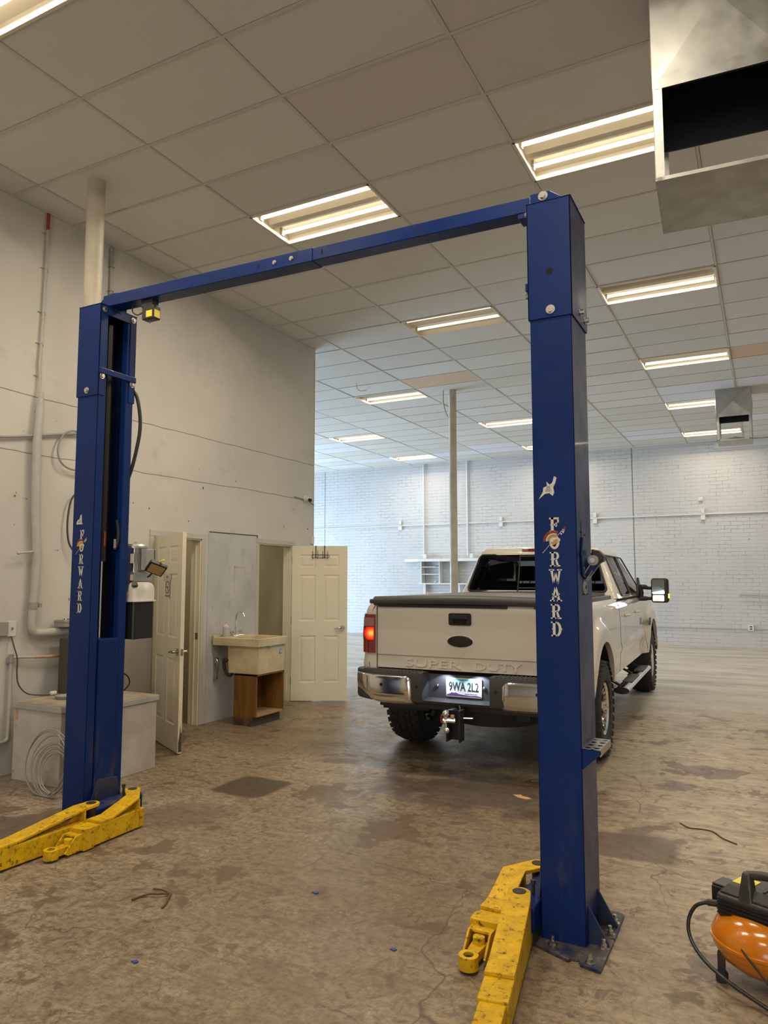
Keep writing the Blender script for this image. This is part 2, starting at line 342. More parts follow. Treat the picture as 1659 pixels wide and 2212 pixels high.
    # slab in the far hall, paler; the back wall's grazing reflection is in its colour
    far = n.math('MULTIPLY', n.ramp(n.math('ADD', y, n.math('MULTIPLY', n.noise(1.2, 4), 2.0)), 9.8, 11.6), 0.82)
    base = n.mix(far, base, n.mix(n.ramp(n.noise(1.6, 7, 0.65, src=n.map((0.35, 1.6, 1))), 0.42, 0.66), (0.54, 0.51, 0.46), (0.32, 0.29, 0.255)))
    for yj in (12.3, 15.5):
        base = n.mix(n.ramp(n.math('ABSOLUTE', n.math('SUBTRACT', y, yj)), 0.006, 0.012, 0.6, 0.0), base, (0.1, 0.09, 0.08))
    n.col(base)
    r = n.ramp(n.noise(3.0, 6, 0.6), 0.3, 0.7, 0.30, 0.55); n.rough(r)
    n.bump(n.noise(22, 7, 0.7), 0.22, 0.006); return m
M['floor'] = m_floor()
def m_wood():
    m = mk('stained_plywood', (0.25, 0.13, 0.04), 0.42); n = NB(m)
    c = n.mix(n.ramp(n.noise(5, 6, 0.6, src=n.map((3, 3, 0.35)), dist=0.8), 0.35, 0.65), (0.22, 0.105, 0.022), (0.125, 0.055, 0.013))
    c = n.mix(n.ramp(n.noise(30, 4, src=n.map((2, 2, 0.15))), 0.55, 0.8, 0, 0.5), c, (0.13, 0.06, 0.02))
    x, y, z = n.xyz(); c = n.mix(n.math('MULTIPLY', n.ramp(z, 0.12, 0.04), n.ramp(n.noise(14, 4), 0.3, 0.55)), c, (0.05, 0.035, 0.03)); n.col(c); return m
M['wood'] = m_wood()
M['woodpale'] = worn('raw_shelf_board', (0.42, 0.29, 0.15), (0.34, 0.22, 0.11), 9, 0.5, 0.8)
M['basin'] = worn('aged_basin_plastic', (0.62, 0.54, 0.36), (0.44, 0.36, 0.21), 6, 0.35, 0.9, c3=(0.24, 0.17, 0.08), th=(0.64, 0.74), fine=18)
M['paint'] = mk('pearl_white_car_paint', (0.60, 0.55, 0.46), 0.36, 0.0, coat=1.0)
M['plasticgrey'] = mk('truck_textured_plastic', (0.050, 0.048, 0.046), 0.55)
M['vinyl'] = mk('tonneau_vinyl', (0.055, 0.053, 0.050), 0.42)
M['glass'] = mk('tinted_glass', (0.045, 0.055, 0.055), 0.02, trans=1.0, ior=1.1, spec=0.5)
M['glassclear'] = mk('side_glass', (0.55, 0.60, 0.60), 0.02, trans=1.0, ior=1.1)
M['mirrorglass'] = mk('mirror_glass', (0.55, 0.66, 0.70), 0.03, 1.0)
M['cabin'] = mk('cabin_trim', (0.02, 0.02, 0.02), 0.7)
M['taillens'] = mk('red_tail_lens', (0.20, 0.006, 0.008), 0.12, coat=1.0)
M['tailclear'] = mk('reverse_lens', (0.30, 0.12, 0.11), 0.1, coat=1.0)
M['tailglow'] = mk('lit_tail_bulb', (1, 0.1, 0.02), 0.4, emis=(1.0, 0.03, 0.004), estr=1.5)
M['tailhot'] = mk('lit_tail_centre', (1, 0.3, 0.05), 0.4, emis=(1.0, 0.26, 0.03), estr=4.0)
M['amber'] = mk('amber_marker', (1, 0.5, 0.1), 0.4, emis=(1.0, 0.40, 0.05), estr=4.0)
M['reflector'] = mk('troffer_reflector_enamel', (0.66, 0.60, 0.47), 0.35)
M['tube'] = mk('fluorescent_tube_lit', (1, 1, 1), 0.4, emis=TUBE_COL, estr=TUBE_STR)
M['tubedim'] = mk('fluorescent_tube_weak', (0.8, 0.78, 0.72), 0.4, emis=TUBE_COL, estr=1.5)
M['tubeoff'] = mk('fluorescent_tube_dark', (0.75, 0.74, 0.70), 0.3)
M['orange'] = worn('compressor_orange', (0.56, 0.175, 0.004), (0.46, 0.13, 0.004), 6, 0.20, 0.5, c3=(0.16, 0.07, 0.02), th=(0.71, 0.76), fine=30, coat=0.4)
M['compblack'] = worn('dusty_black_plastic', (0.022, 0.022, 0.021), (0.07, 0.062, 0.05), 18, 0.45, 0.6)
M['chestw'] = worn('scuffed_white_board', (0.50, 0.465, 0.42), (0.36, 0.33, 0.29), 4, 0.5, 0.9, c3=(0.14, 0.11, 0.09), th=(0.63, 0.70), fine=9)
M['chestlid'] = worn('grey_green_lid_edge', (0.36, 0.37, 0.34), (0.30, 0.30, 0.27), 5, 0.5, 0.8)
M['chesttop'] = worn('dusty_lid_top', (0.40, 0.35, 0.27), (0.24, 0.19, 0.13), 5, 0.6, 1.0)
M['wire'] = mk('grey_cable', (0.30, 0.28, 0.25), 0.5)
M['darkwire'] = mk('dark_cable', (0.06, 0.055, 0.045), 0.5)
M['hose'] = mk('black_hose', (0.02, 0.02, 0.02), 0.35)
M['copper'] = worn('bare_tan_pipe', (0.50, 0.34, 0.20), (0.40, 0.27, 0.16), 8, 0.4, 0.8)
M['brownbox'] = mk('dark_brown_cabinet', (0.07, 0.058, 0.044), 0.6)
M['soap'] = mk('grey_soap_bottle', (0.40, 0.42, 0.42), 0.35); M['pink'] = mk('pale_pump', (0.68, 0.56, 0.50), 0.4)
M['bluesticker'] = mk('blue_sticker', (0.10, 0.28, 0.50), 0.5)
M['tan'] = mk('tan_card', (0.50, 0.30, 0.15), 0.7)
M['bluechip'] = mk('blue_plastic_chip', (0.03, 0.06, 0.22), 0.5)
M['rust'] = mk('rusty_wire', (0.10, 0.055, 0.025), 0.7)

# ================================================================== THE SHELL
mb = MB(); mb.add([(XL-.2, YF-.2, 0), (XR+.2, YF-.2, 0), (XR+.2, BY+.2, 0), (XL-.2, BY+.2, 0)], [(0, 1, 2, 3)]); mb.box(XL-.2, XR+.2, YF-.2, BY+.2, -0.2, -0.02)
struct(mb, 'floor', M['floor'])
LIGHTS = [(-1, -2), (1, -2), (-1, 3), (1, 3), (-1, 8), (1, 8), (-3, 13), (1, 13), (-5, 18), (-2, 18), (1, 18), (-5, 23), (-2, 23), (1, 23), (-3, -7), (1, -7), (4, 3), (4, -7), (4, 8), (4, 13), (4, 18), (4, 23), (-3, -2)]  # the unseen right-hand row is partly added to brighten that floor
WHITE = {(1, 16), (1, 17), (2, 16), (0, 22), (0, 23), (2, 21), (-6, 19), (-6, 20), (-7, 22), (-6, 23), (-5, 24), (-4, 23), (-7, 24), (-3, 22), (-3, 23), (-7, 20)}
PEACH = {(-2, 12), (2, 13)}; VIOLET = {(1, 1), (1, 0), (0, 1)}
mb = MB()
i0, i1 = int(math.floor((XL-GX)/TX)), int(math.ceil((XR-GX)/TX)); j0, j1 = int(math.floor((YF-GY)/TY)), int(math.ceil((BY-GY)/TY))
for i in range(i0, i1+1):
    for j in range(j0, j1+1):
        if (i, j) in LIGHTS: continue
        x0, x1 = GX+i*TX+.0145, GX+(i+1)*TX-.0145; y0, y1 = GY+j*TY+.0145, GY+(j+1)*TY-.0145
        x0, x1, y0, y1 = max(x0, XL), min(x1, XR), max(y0, YF), min(y1, BY)
        if y1 < WEND: x0 = max(x0, WX-.05)
        if x1-x0 < .03 or y1-y0 < .03: continue
        mb.mi = 1 if (i, j) in WHITE else 2 if (i, j) in PEACH else 3 if (i, j) in VIOLET else 0
        rr = random.uniform(-.002, .003)
        mb.box(x0, x1, y0, y1, CZ+.002+rr, CZ+.016+rr)
mb.mi = 4; 
holes = sorted(LIGHTS)
for i in range(i0, i1+1):
    for j in range(j0, j1+1):
        if (i, j) in LIGHTS: continue
        mb.box(max(XL, GX+i*TX), min(XR, GX+(i+1)*TX), max(YF, GY+j*TY), min(BY, GY+(j+1)*TY), CZ+.03, CZ+.05)
struct(mb, 'ceiling', [M['tile'], M['tilewhite'], M['tilepeach'], M['tileviolet'], M['gapdark']])
mb = MB()
for i in range(i0, i1+1):
    x = GX+i*TX
    if XL < x < XR: mb.box(x-.0115, x+.0115, (YF if x > WX else WEND-.3), BY, CZ-.003, CZ+.03)
for j in range(j0, j1+1):
    y = GY+j*TY
    if YF < y < BY:
        mb.box(WX if y < WEND else XL, XR, y-.0105, y+.0105, CZ-.0026, CZ+.028)
mb.box(WX, WX+.02, YF, WEND, CZ-.004, CZ+.01)
# back-wall perimeter angle
mb.box(XL, XR, BY-.03, BY, CZ-.006, CZ+.012)
struct(mb, 'trim_1', M['tbar'])
# left wall with two door openings
D1 = (5.512, 6.235, 2.02); D2 = (7.268, 7.99, 2.02); T = .13
mb = MB()
mb.box(WX-T, WX, YF, D1[0], 0, CZ+.1); mb.box(WX-T, WX, D1[0], D1[1], D1[2], CZ+.1); mb.box(WX-T, WX, D1[1], D2[0], 0, CZ+.1)
mb.box(WX-T, WX, D2[0], D2[1], D2[2], CZ+.1); mb.box(WX-T, WX, D2[1], WEND, 0, CZ+.1)
struct(mb, 'wall_left', M['wall'])
mb = MB(); mb.box(XL-.1, WX-T, WEND-.13, WEND, 0, CZ+.1); struct(mb, 'wall_hall_side', M['hallwhite'])
mb = MB(); mb.box(XL-.2, XR+.2, BY, BY+.2, 0, CZ+.1); struct(mb, 'wall_back', M['brick'])
mb = MB(); mb.box(XR, XR+.15, YF-.2, BY, 0, CZ+.1); struct(mb, 'wall_right', M['plain'])
mb = MB()  # wall behind the camera with its open door
mb.box(WX-.2, -1.8, YF-.15, YF, 0, CZ+.1); mb.box(3.8, XR+.15, YF-.15, YF, 0, CZ+.1); mb.box(-1.8, 3.8, YF-.15, YF, 3.8, CZ+.1)
struct(mb, 'wall_front', M['plain'])
mb = MB()  # far left wall with the wide opening daylight comes through
mb.box(XL-.15, XL, WEND-.1, 9.6, 0, CZ+.1); mb.box(XL-.15, XL, 17.6, BY, 0, CZ+.1); mb.box(XL-.15, XL, 9.6, 17.6, 2.8, CZ+.1)
struct(mb, 'wall_far_left', M['hallwhite'])
# small rooms behind the two doors
mb = MB()
mb.box(-7.6, -7.5, 5.3, WEND-.13, 0, 2.5); mb.box(-7.5, WX-T, 5.25, 5.35, 0, 2.5); mb.box(-7.5, WX-T, 6.70, 6.78, 0, 2.5); mb.box(-7.5, WX-T, WEND-.2, WEND-.14, 0, 2.5)
struct(mb, 'wall_rooms', M['olive'])
mb = MB(); mb.box(-7.6, WX-T, 5.25, WEND-.13, 2.45, 2.55); struct(mb, 'ceiling_rooms', M['plain'])
for k_, yy_ in enumerate((6.05, 7.45)):  # unseen fill lights, added to brighten the rooms behind the doors
    l = bpy.data.lights.new('room_fill', 'AREA'); l.size = .25; l.energy = 7; l.color = (1, .9, .72)
    o = bpy.data.objects.new('room_fill', l); COL.objects.link(o); o.location = (-6.6, yy_, 2.44)
# patched panel between the doors
mb = MB(); mb.box(WX, WX+.006, 6.345, 7.222, 0.0, 2.105)
struct(mb, 'trim_2', M['patch'])
mb = MB(); mb.box(WX+.001, WX+.009, 6.36, 7.235, 2.103, 2.113); mb.box(WX+.001, WX+.012, 7.222, 7.232, 0, 2.11); struct(mb, 'trim_3', M['gapdark'])
mb = MB()  # corner bead at the end of the left wall
mb.box(WX-.02, WX+.003, WEND-.02, WEND+.003, 0, CZ); struct(mb, 'trim_4', M['trimw'])
# duct-tape coloured ledge band on top of the back wall right part
mb = MB(); mb.box(-0.95, XR, BY-.04, BY, 4.64, 4.80); struct(mb, 'trim_5', M['hallwhite'])

# ------------------------------------------------------------------ doors
def sixpanel(w, h, t):
    """door slab lying in local x (width) / z, thickness y, with six raised panels on both faces"""
    mb = MB()
    st, mu = .105*w/.72, .10*w/.72
    xs = [0, st, (w-mu)/2, (w+mu)/2, w-st, w]
    zs = [0, .23, .83, 1.02, 1.62, 1.72, h-.115, h]
    rec = .007
    for s in (0, 1):
        y = 0 if s == 0 else t; sg = 1 if s == 0 else -1
        Y = lambda d: y+sg*d
        for a in range(5):
            for b in range(7):
                panel = a in (1, 3) and b in (1, 3, 5)
                x0, x1, z0, z1 = xs[a], xs[a+1], zs[b], zs[b+1]
                if not panel:
                    mb.add([(x0, Y(0), z0), (x1, Y(0), z0), (x1, Y(0), z1), (x0, Y(0), z1)], [(0, 1, 2, 3)]); continue
                def ring(i, d): return [(x0+i, Y(d), z0+i), (x1-i, Y(d), z0+i), (x1-i, Y(d), z1-i), (x0+i, Y(d), z1-i)]
                R = [ring(0, 0), ring(.010, rec), ring(.018, rec), ring(.042, .0015)]
                vs = [p for r in R for p in r]; fs = []
                for k in range(3):
                    for q in range(4): fs.append((k*4+q, k*4+(q+1) % 4, (k+1)*4+(q+1) % 4, (k+1)*4+q))
                fs.append((12, 13, 14, 15)); mb.add(vs, fs)
    mb.add([(0, 0, 0), (w, 0, 0), (w, t, 0), (0, t, 0), (0, 0, h), (w, 0, h), (w, t, h), (0, t, h)], [(0, 1, 2, 3), (4, 5, 6, 7), (0, 3, 7, 4), (1, 2, 6, 5)])
    return mb
def door(name, D, hinge_y, ang, hand, label, w, latch_z=.95, handle_mirror=1):
    r = thing(name, label, None, (WX, (D[0]+D[1])/2, 0), kind='structure'); 
    y0, y1, h = D; f = MB()
    for ya, yb in ((y0-.055, y0+.002), (y1-.002, y1+.058)): f.box(WX-.001, WX+.014, ya, yb, 0, h-.003)
    f.box(WX-.001, WX+.014, y0-.055, y1+.058, h-.002, h+.058)
    fr = part(f, 'door_frame', M['trimw'], r, bevel=.003)
    j = MB(); j.box(WX-T, WX+.002, y0, y0+.016, 0, h); j.box(WX-T, WX+.002, y1-.016, y1, 0, h); j.box(WX-T, WX+.002, y0, y1, h-.016, h)
    j.box(WX-.065, WX-.05, y0+.016, y0+.028, 0, h); j.box(WX-.065, WX-.05, y1-.028, y1-.016, 0, h)
    part(j, 'door_jamb', M['door'], r, bevel=.002)
    sl = sixpanel(w, 2.0, .035)
    Mx = Matrix.Translation((WX+.012, hinge_y, .012)) @ Matrix.Rotation(ang, 4, 'Z')
    if hand < 0: Mx = Mx @ Matrix.Translation((0, -.035, 0))
    sl.xf(Mx); s = part(sl, 'door_slab', M['door'], r, weld=True)
    hx = w-.062
    for sg in (-1, 1):
        yb = 0 if sg < 0 else .035
        k = MB(); k.cyl((hx, yb, latch_z), (hx, yb+sg*.008, latch_z), .033, 24); k.cyl((hx, yb+sg*.008, latch_z), (hx, yb+sg*.05, latch_z), .012, 14)
        k.tube([(hx, yb+sg*.05, latch_z), (hx-.03, yb+sg*.056, latch_z+.004), (hx-.07, yb+sg*.055, latch_z-.004), (hx-.105, yb+sg*.052, latch_z-.010)], [.012, .012, .010, .007], 10)
        k.xf(Mx); part(k, 'door_handle', M['nickel'], s, smooth=True)
    k = MB(); k.box(w-.001, w+.0012, .006, .029, latch_z-.03, latch_z+.03); k.xf(Mx); part(k, 'latch_plate', M['nickel'], s)
    if name == 'door_1':
        k = MB(); k.prism([(.004, .012), (.034, .012), (.034, .20), (.026, .17), (.022, .26), (.012, .15), (.004, .10)], w, w+.0012, lambda p, q, d: (d, p, q)); k.xf(Mx); part(k, 'chipped_edge', M['brownbox'], s)
    for z in (.22, 1.0, 1.78):
        k = MB(); k.cyl((WX+.016, hinge_y, z), (WX+.016, hinge_y, z+.09), .008, 10); k.box(WX-.03, WX+.012, hinge_y-.002, hinge_y+.004, z, z+.09); part(k, 'hinge', M['nickel'], r)
    k = MB(); yy = y1-.017 if hand > 0 else y0+.017; k.box(WX-.05, WX-.012, min(yy, yy-.002*hand), max(yy, yy-.002*hand), .92, .99); part(k, 'strike_plate', M['nickel'], r)
    return r, Mx
d1, MX1 = door('door_1', D1, D1[0]+.018, radians(-28.8), 1, 'cream six-panel door swung half open beside the white chest', .865, .90)
d2, MX2 = door('door_2', D2, D2[1]-.012, radians(31.0), -1, 'cream six-panel door standing wide open at the end of the wall', .725, .93)

def m_bulb():
    m = M['tailglow']; n = NB(m); tc = nd(n.nt, 'ShaderNodeTexCoord'); x, y, z = n.xyz(tc.outputs['Object'])
    dx = n.math('DIVIDE', n.math('ADD', x, .815), .060); dz = n.math('DIVIDE', n.math('SUBTRACT', z, 1.112), .048)
    d = n.math('SQRT', n.math('ADD', n.math('MULTIPLY', dx, dx), n.math('MULTIPLY', dz, dz)))
    cell = n.math('MULTIPLY', n.math('ABSOLUTE', n.math('SINE', n.math('MULTIPLY', x, 330))), n.math('ABSOLUTE', n.math('SINE', n.math('MULTIPLY', z, 300))))
    g = n.math('MULTIPLY', n.ramp(d, 1.5, 0.0, 0.0, 1.0), n.math('ADD', .45, cell))
    n.col(n.mix(.5, (0.16, 0.005, 0.005), (0.20, 0.008, 0.006)))
    n.L.new(n.mix(n.ramp(g, 0.45, 1.1), (1.0, 0.02, 0.004), (1.0, 0.34, 0.04)), n.b.inputs['Emission Color'])
    n.L.new(n.ramp(g, 0.02, 1.2, 0.0, 5.5), n.b.inputs['Emission Strength'])
m_bulb()
# ================================================================== CEILING LIGHTS
def troffer(i, j, label, mode='both'):
    x0, y0 = GX+i*TX, GY+j*TY; x1, y1 = x0+TX, y0+TY; z = CZ
    r = thing('ceiling_light', label, 'ceiling light', ((x0+x1)/2, (y0+y1)/2, CZ), group='fluorescent troffers in the tile ceiling')
    a = MB(); w = .022
    for bx in ((x0, x1, y0, y0+w), (x0, x1, y1-w, y1), (x0, x0+w, y0, y1), (x1-w, x1, y0, y1)): a.box(*bx, z-.008, z+.004)
    part(a, 'frame', M['reflector'], r, bevel=.002)
    a = MB(); h = .105
    # folded reflector: two troughs with a ridge between
    prof = [(w, 0), (w+.01, .05), (.09, .088), (.215, .088), (.262, .035), (.300, .028), (.310, .028), (.348, .035), (.395, .088), (.52, .088), (TY-w-.01, .05), (TY-w, 0)]
    vs = []
    for X in (x0+w, x1-w):
        for (yy, hh) in prof: vs.append((X, y0+yy, z+hh))
    n = len(prof); a.add(vs, [(k, k+1, n+k+1, n+k) for k in range(n-1)])
    for X in (x0+w, x1-w): a.add([(X, y0+w, z), (X, y1-w, z), (X, y1-w, z+h), (X, y0+w, z+h)], [(0, 1, 2, 3)])
    a.box(x0, x1, y0, y1, z+h, z+h+.01)
    rf = part(a, 'reflector', M['reflector'], r)
    for q, yy in enumerate((.135, .465)):
        lit = {'both': ('tube', 'tube'), 'front': ('tubeoff', 'tube'), 'weak': ('tubedim', 'tubedim'), 'mixed': ('tubedim', 'tube')}[mode][q]
        a = MB(); a.cyl((x0+.035, y0+yy, z+.045), (x1-.035, y0+yy, z+.045), .0165, 12); part(a, 'fluorescent_tube', M[lit], r, smooth=True)
        if lit == 'tube':
            l = bpy.data.lights.new('tube_light', 'AREA'); l.shape = 'RECTANGLE'; l.size = TX-.08; l.size_y = .028; l.color = TUBE_COL
            l.energy = STRIP_W*(1.0 if j < 10 else .66)*(1 if j > -5 else .8)*(.7 if i > 3 and j > 2 else 1)
            lo = bpy.data.objects.new('tube_light', l); COL.objects.link(lo); lo.parent = r; lo.location = (0, y0+yy-(y0+y1)/2, .0275)
        for X in (x0+w, x1-w-.02):
            a = MB(); a.box(X, X+.02, y0+yy-.018, y0+yy+.018, z+.02, z+.088); part(a, 'tube_socket', M['whiteplastic'], rf)
    return r
LL = {(-1, 3): ('both', 'fluorescent ceiling light just behind the overhead beam of the blue lift'),
 (1, 3): ('both', 'largest bright ceiling light beside the near hanging duct'),
 (-1, 8): ('weak', 'dim two-tube ceiling light beyond the overhead beam'),
 (1, 8): ('front', 'ceiling light with only its far tube lit, right of the tall blue column'),
 (1, 13): ('mixed', 'ceiling light beyond the one with a dark tube, in the same row'),
 (-3, 13): ('front', 'ceiling light just left of the far round post, nearest the wall end'),
 (1, 18): ('both', 'ceiling light partly behind the far hanging duct'),
 (1, 23): ('both', 'farthest ceiling light of the right row, seen below the far duct'),
 (-2, 18): ('both', 'ceiling light right of the far post, cut off by the tall blue column'),
 (-5, 18): ('both', 'ceiling light near the end of the left wall, left of the far post'),
 (-5, 23): ('both', 'farthest left ceiling light, close to the brick wall'),
 (-2, 23): ('both', 'farthest light of the middle row, almost hidden by the tall blue column'),
 (-1, -2): ('both', 'ceiling light cut off by the top left corner of the photo')}
for (i, j) in LIGHTS:
    md, lb = LL.get((i, j), ('both', 'unseen ceiling light beyond the right edge of the photo' if j > 0 else 'ceiling light over the floor behind the camera'))
    troffer(i, j, lb, md)
# ================================================================== HANGING DUCT DROPS
def duct(x0, x1, y0, y1, zb, zp, label, nm='hanging duct outlets'):
    r = thing('air_duct', label, 'air duct', ((x0+x1)/2, (y0+y1)/2, CZ), group=nm)
    t = .004
    a = MB()
    def face(p, q):   # cross-broken sheet between p and q from zb to ceiling
        cx, cy = (p[0]+q[0])/2, (p[1]+q[1])/2
        nx, ny = (q[1]-p[1]), -(q[0]-p[0]); l = sqrt(nx*nx+ny*ny); nx, ny = nx/l, ny/l
        top = CZ+.02
        a.add([(p[0], p[1], zb), (q[0], q[1], zb), (q[0], q[1], top), (p[0], p[1], top), (cx+nx*.022, cy+ny*.022, (zb+top)/2)], [(0, 1, 4), (1, 2, 4), (2, 3, 4), (3, 0, 4)])
    face((x0, y0), (x1, y0)); face((x1, y0), (x1, y1)); face((x1, y1), (x0, y1)); face((x0, y1), (x0, y0))
    hd = part(a, 'duct_shaft', M['galv'], r)
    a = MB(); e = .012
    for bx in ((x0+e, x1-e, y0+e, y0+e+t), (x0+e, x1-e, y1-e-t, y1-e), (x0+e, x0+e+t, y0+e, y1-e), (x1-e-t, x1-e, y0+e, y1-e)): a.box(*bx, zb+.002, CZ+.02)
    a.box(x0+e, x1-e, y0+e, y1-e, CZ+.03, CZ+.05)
    part(a, 'dark_inside', M['galvdark'], r)  # near-black sheets stand in for the shade inside the open duct
    c = .045
    for X, sx in ((x0, 1), (x1, -1)):
        for Y, sy in ((y0, 1), (y1, -1)):
            a = MB(); a.box(min(X, X+sx*c), max(X, X+sx*c), min(Y, Y+sy*t), max(Y, Y+sy*t), zp, zb+.02); a.box(min(X, X+sx*t), max(X, X+sx*t), min(Y, Y+sy*c), max(Y, Y+sy*c), zp, zb+.02)
            part(a, 'corner_strap', M['galv'], r)
    a = MB(); cx, cy = (x0+x1)/2, (y0+y1)/2
    a.add([(x0, y0, zp), (x1, y0, zp), (x1, y1, zp), (x0, y1, zp), (cx, cy, zp-.006)], [(0, 1, 4), (1, 2, 4), (2, 3, 4), (3, 0, 4)])
    for bx in ((x0, x1, y0, y0+t), (x0, x1, y1-t, y1), (x0, x0+t, y0, y1), (x1-t, x1, y0, y1)): a.box(*bx, zp-.001, zp+.018)
    part(a, 'bottom_pan', M['galv'], r)
    a = MB(); k = .03
    a.add([(x0+k, y0+k, zp+.004), (x1-k, y0+k, zp+.004), (x1-k, y1-k, zp+.004), (x0+k, y1-k, zp+.004), (cx, cy, zp+.11)], [(0, 1, 4), (1, 2, 4), (2, 3, 4), (3, 0, 4), (0, 3, 2, 1)])
    part(a, 'deflector_pyramid', M['galv'], r)
    a = MB()
    for X in (x0+.01, x1-.03):
        for Z in (zb, zp+.002): a.box(X, X+.02, y0-.002, y0, Z, Z+.012)
    part(a, 'rivet_tabs', M['steel'], r)
    return r
dn = duct(-.405, .215, 3.70, 4.31, 4.035, 3.555, 'near galvanised duct outlet with open sides, hanging top right of the photo')
dn.rotation_euler.z = .057; dn.location.x -= .0174; dn.location.y += .0177
duct(-.640, -.095, 13.556, 14.15, 4.336, 3.925, 'far galvanised duct outlet hanging in front of the white brick wall')
# ================================================================== ROUND POSTS
def post(cx, cy, r0, z1, label):
    a = MB(); a.cyl((cx, cy, 0), (cx, cy, z1), r0, 28); 
    return solo(a, 'support_post', M['post'], label, 'post', (cx, cy, 0), smooth=True, group='round posts holding the roof')
post(-4.726, 3.97, .070, CZ+.02, 'cream round steel post standing behind the left lift column')
post(-4.665, 11.50, .066, CZ+.02, 'scuffed cream round post standing beyond the white truck bed')
# ================================================================== THE TWO-POST LIFT
LXF, LYC = -3.875, 3.48      # opening face x, centre y of the left column
RXF, RYC = -.940, 3.45
lift = thing('vehicle_lift', 'blue two-post vehicle lift with overhead beam and yellow swing arms on the floor', 'vehicle lift', ((LXF+RXF)/2, 3.46, 0))
def hexbolt(p, axis, r=.013, l=.012, seg=6):
    b = MB(); p = Vector(p); ax = Vector(axis); b.cyl(p, p+ax*.003, r*1.55, 20); b.cyl(p+ax*.003, p+ax*(l+.003), r, seg); return b
def column(xf, yc, s, ztop):
    P = lambda u, v, z: (xf+s*u, yc+v, z)
    def bx(m, u0, u1, v0, v1, z0, z1):
        X = sorted((xf+s*u0, xf+s*u1)); m.box(X[0], X[1], yc+v0, yc+v1, z0, z1)
    W, D = .195, .15; t = .008
    # C-section post, opening towards the bay
    a = MB(); bx(a, -W, -W+t, -D, D, .012, ztop-.01); bx(a, -W, 0, -D, -D+t, .012, ztop-.01); bx(a, -W, 0, D-t, D, .012, ztop-.01)
    bx(a, -t, 0, -D, -.085, .012, ztop-.01); bx(a, -t, 0, .085, D, .012, ztop-.01)
    bx(a, -.05, -t, -.085-t, -.085, .012, ztop-.02); bx(a, -.05, -t, .085, .085+t, .012, ztop-.02)
    col = part(a, 'column', M['blue'], lift, bevel=.004)
    e = .007
    a = MB(); bx(a, -W-e, -W, -D-e, D+e, 2.80, ztop); bx(a, -W-e, e, -D-e, -D, 2.80, ztop); bx(a, -W-e, e, D, D+e, 2.80, ztop)
    bx(a, 0, e, -D-e, -.105, 2.80, ztop); bx(a, 0, e, .105, D+e, 2.80, ztop); bx(a, 0, e, -.105, .105, ztop-.065, ztop)
    bx(a, -W-e-.004, e+.004, -D-e-.003, D+e+.003, ztop-.004, ztop)
    sl = part(a, 'top_extension', M['blue'], col, bevel=.003)
    a = MB(); bx(a, e, e+.012, -D-e, D+e, 2.945, 2.985); bx(a, e, e+.045, -D-e, D+e, 2.983, 2.989) if False else None
    part(a, 'cross_strap', M['blue'], col, bevel=.003)
    for v, z in ((-.125, ztop-.035), (.125, ztop-.035), (-.13, 2.93), (.13, 2.93)):
        part(hexbolt(P(e, v, z), (s, 0, 0)), 'bolt', M['zinc'], col)
    part(hexbolt(P(-.10, -D-e, 2.838), (0, -1, 0), .014, .009, 16), 'bolt', M['zinc'], col)
    for v, z in ((0.0, 2.858), (.11, 2.852)): part(hexbolt(P(-W-e, v, z), (-s, 0, 0), .012, .016), 'bolt', M['steel'], col)
    if s < 0: a = MB(); a.cyl(P(-.098, -D-e-.001, 3.025), P(-.098, -D-e+.002, 3.025), .017, 24); part(a, 'access_hole', M['blackhole'], col)
    # flap plate and beam bracket on top
    a = MB()
    if s < 0:
        poly = [(xf+.012, ztop), (xf+.165, ztop), (xf+.105, ztop+.045), (xf+.012, ztop+.045)]
        a.prism(poly, yc-.155, yc-.149, lambda p, q, d: (p, d, q)); a.prism(poly, yc+.149, yc+.155, lambda p, q, d: (p, d, q))
    else:
        poly = [(xf-.16, ztop), (xf+.0, ztop), (xf+.0, ztop+.05), (xf-.09, ztop+.05)]
        a.prism(poly, yc-.07, yc-.064, lambda p, q, d: (p, d, q)); a.prism(poly, yc+.064, yc+.07, lambda p, q, d: (p, d, q))
    part(a, 'beam_bracket', M['blue'], col, bevel=.002)
    if s < 0: part(hexbolt((xf+.075, yc-.155, ztop+.024), (0, -1, 0), .015, .012), 'bolt', M['zinc'], col)
    # floor plate with gussets and anchor bolts
    a = MB()
    x0, x1 = xf+s*.01, xf-s*.285
    poly = [(x0, yc-.215), (x1+s*.135, yc-.283), (x1+s*.130, yc-.262), (x1+s*.10, yc-.258), (x1+s*.085, yc-.294), (x1, yc-.312), (x1-s*.003, yc-.03), (x1+s*.022, yc-.018), (x1-s*.003, yc-.006), (x1, yc+.245), (x1+s*.03, yc+.265), (x0, yc+.215)]
    a.prism(poly, .001, .014, lambda p, q, d: (p, q, d)); bp = part(a, 'base_plate', M['plate'], lift, bevel=.002)
    for v in (-.10, .10):
        a = MB(); X = xf-s*W
        a.prism([(X, .014), (X-s*.088, .014), (X-s*.082, .03), (X, .17)], yc+v-.005, yc+v+.005, lambda p, q, d: (p, d, q)); part(a, 'gusset', M['bluedirty'], bp, bevel=.001)
    for u, v in ((-.06, -.19), (-.235, -.27), (-.262, -.125), (-.262, .015), (-.262, .135), (-.08, .185)):
        b = MB(); p = P(u, v, .014); b.cyl(p, (p[0], p[1], .018), .021, 20); b.cyl((p[0], p[1], .018), (p[0], p[1], .033), .0145, 6); b.cyl((p[0], p[1], .03), (p[0], p[1], .052), .0085, 12)
        part(b, 'anchor_bolt', M['zinc'], bp)
    # carriage with cross bar and pins
    a = MB(); bx(a, -.10, .013, -.076, .076, .20, 1.19); cg = part(a, 'carriage', M['blue'], lift, bevel=.006)
    a = MB()
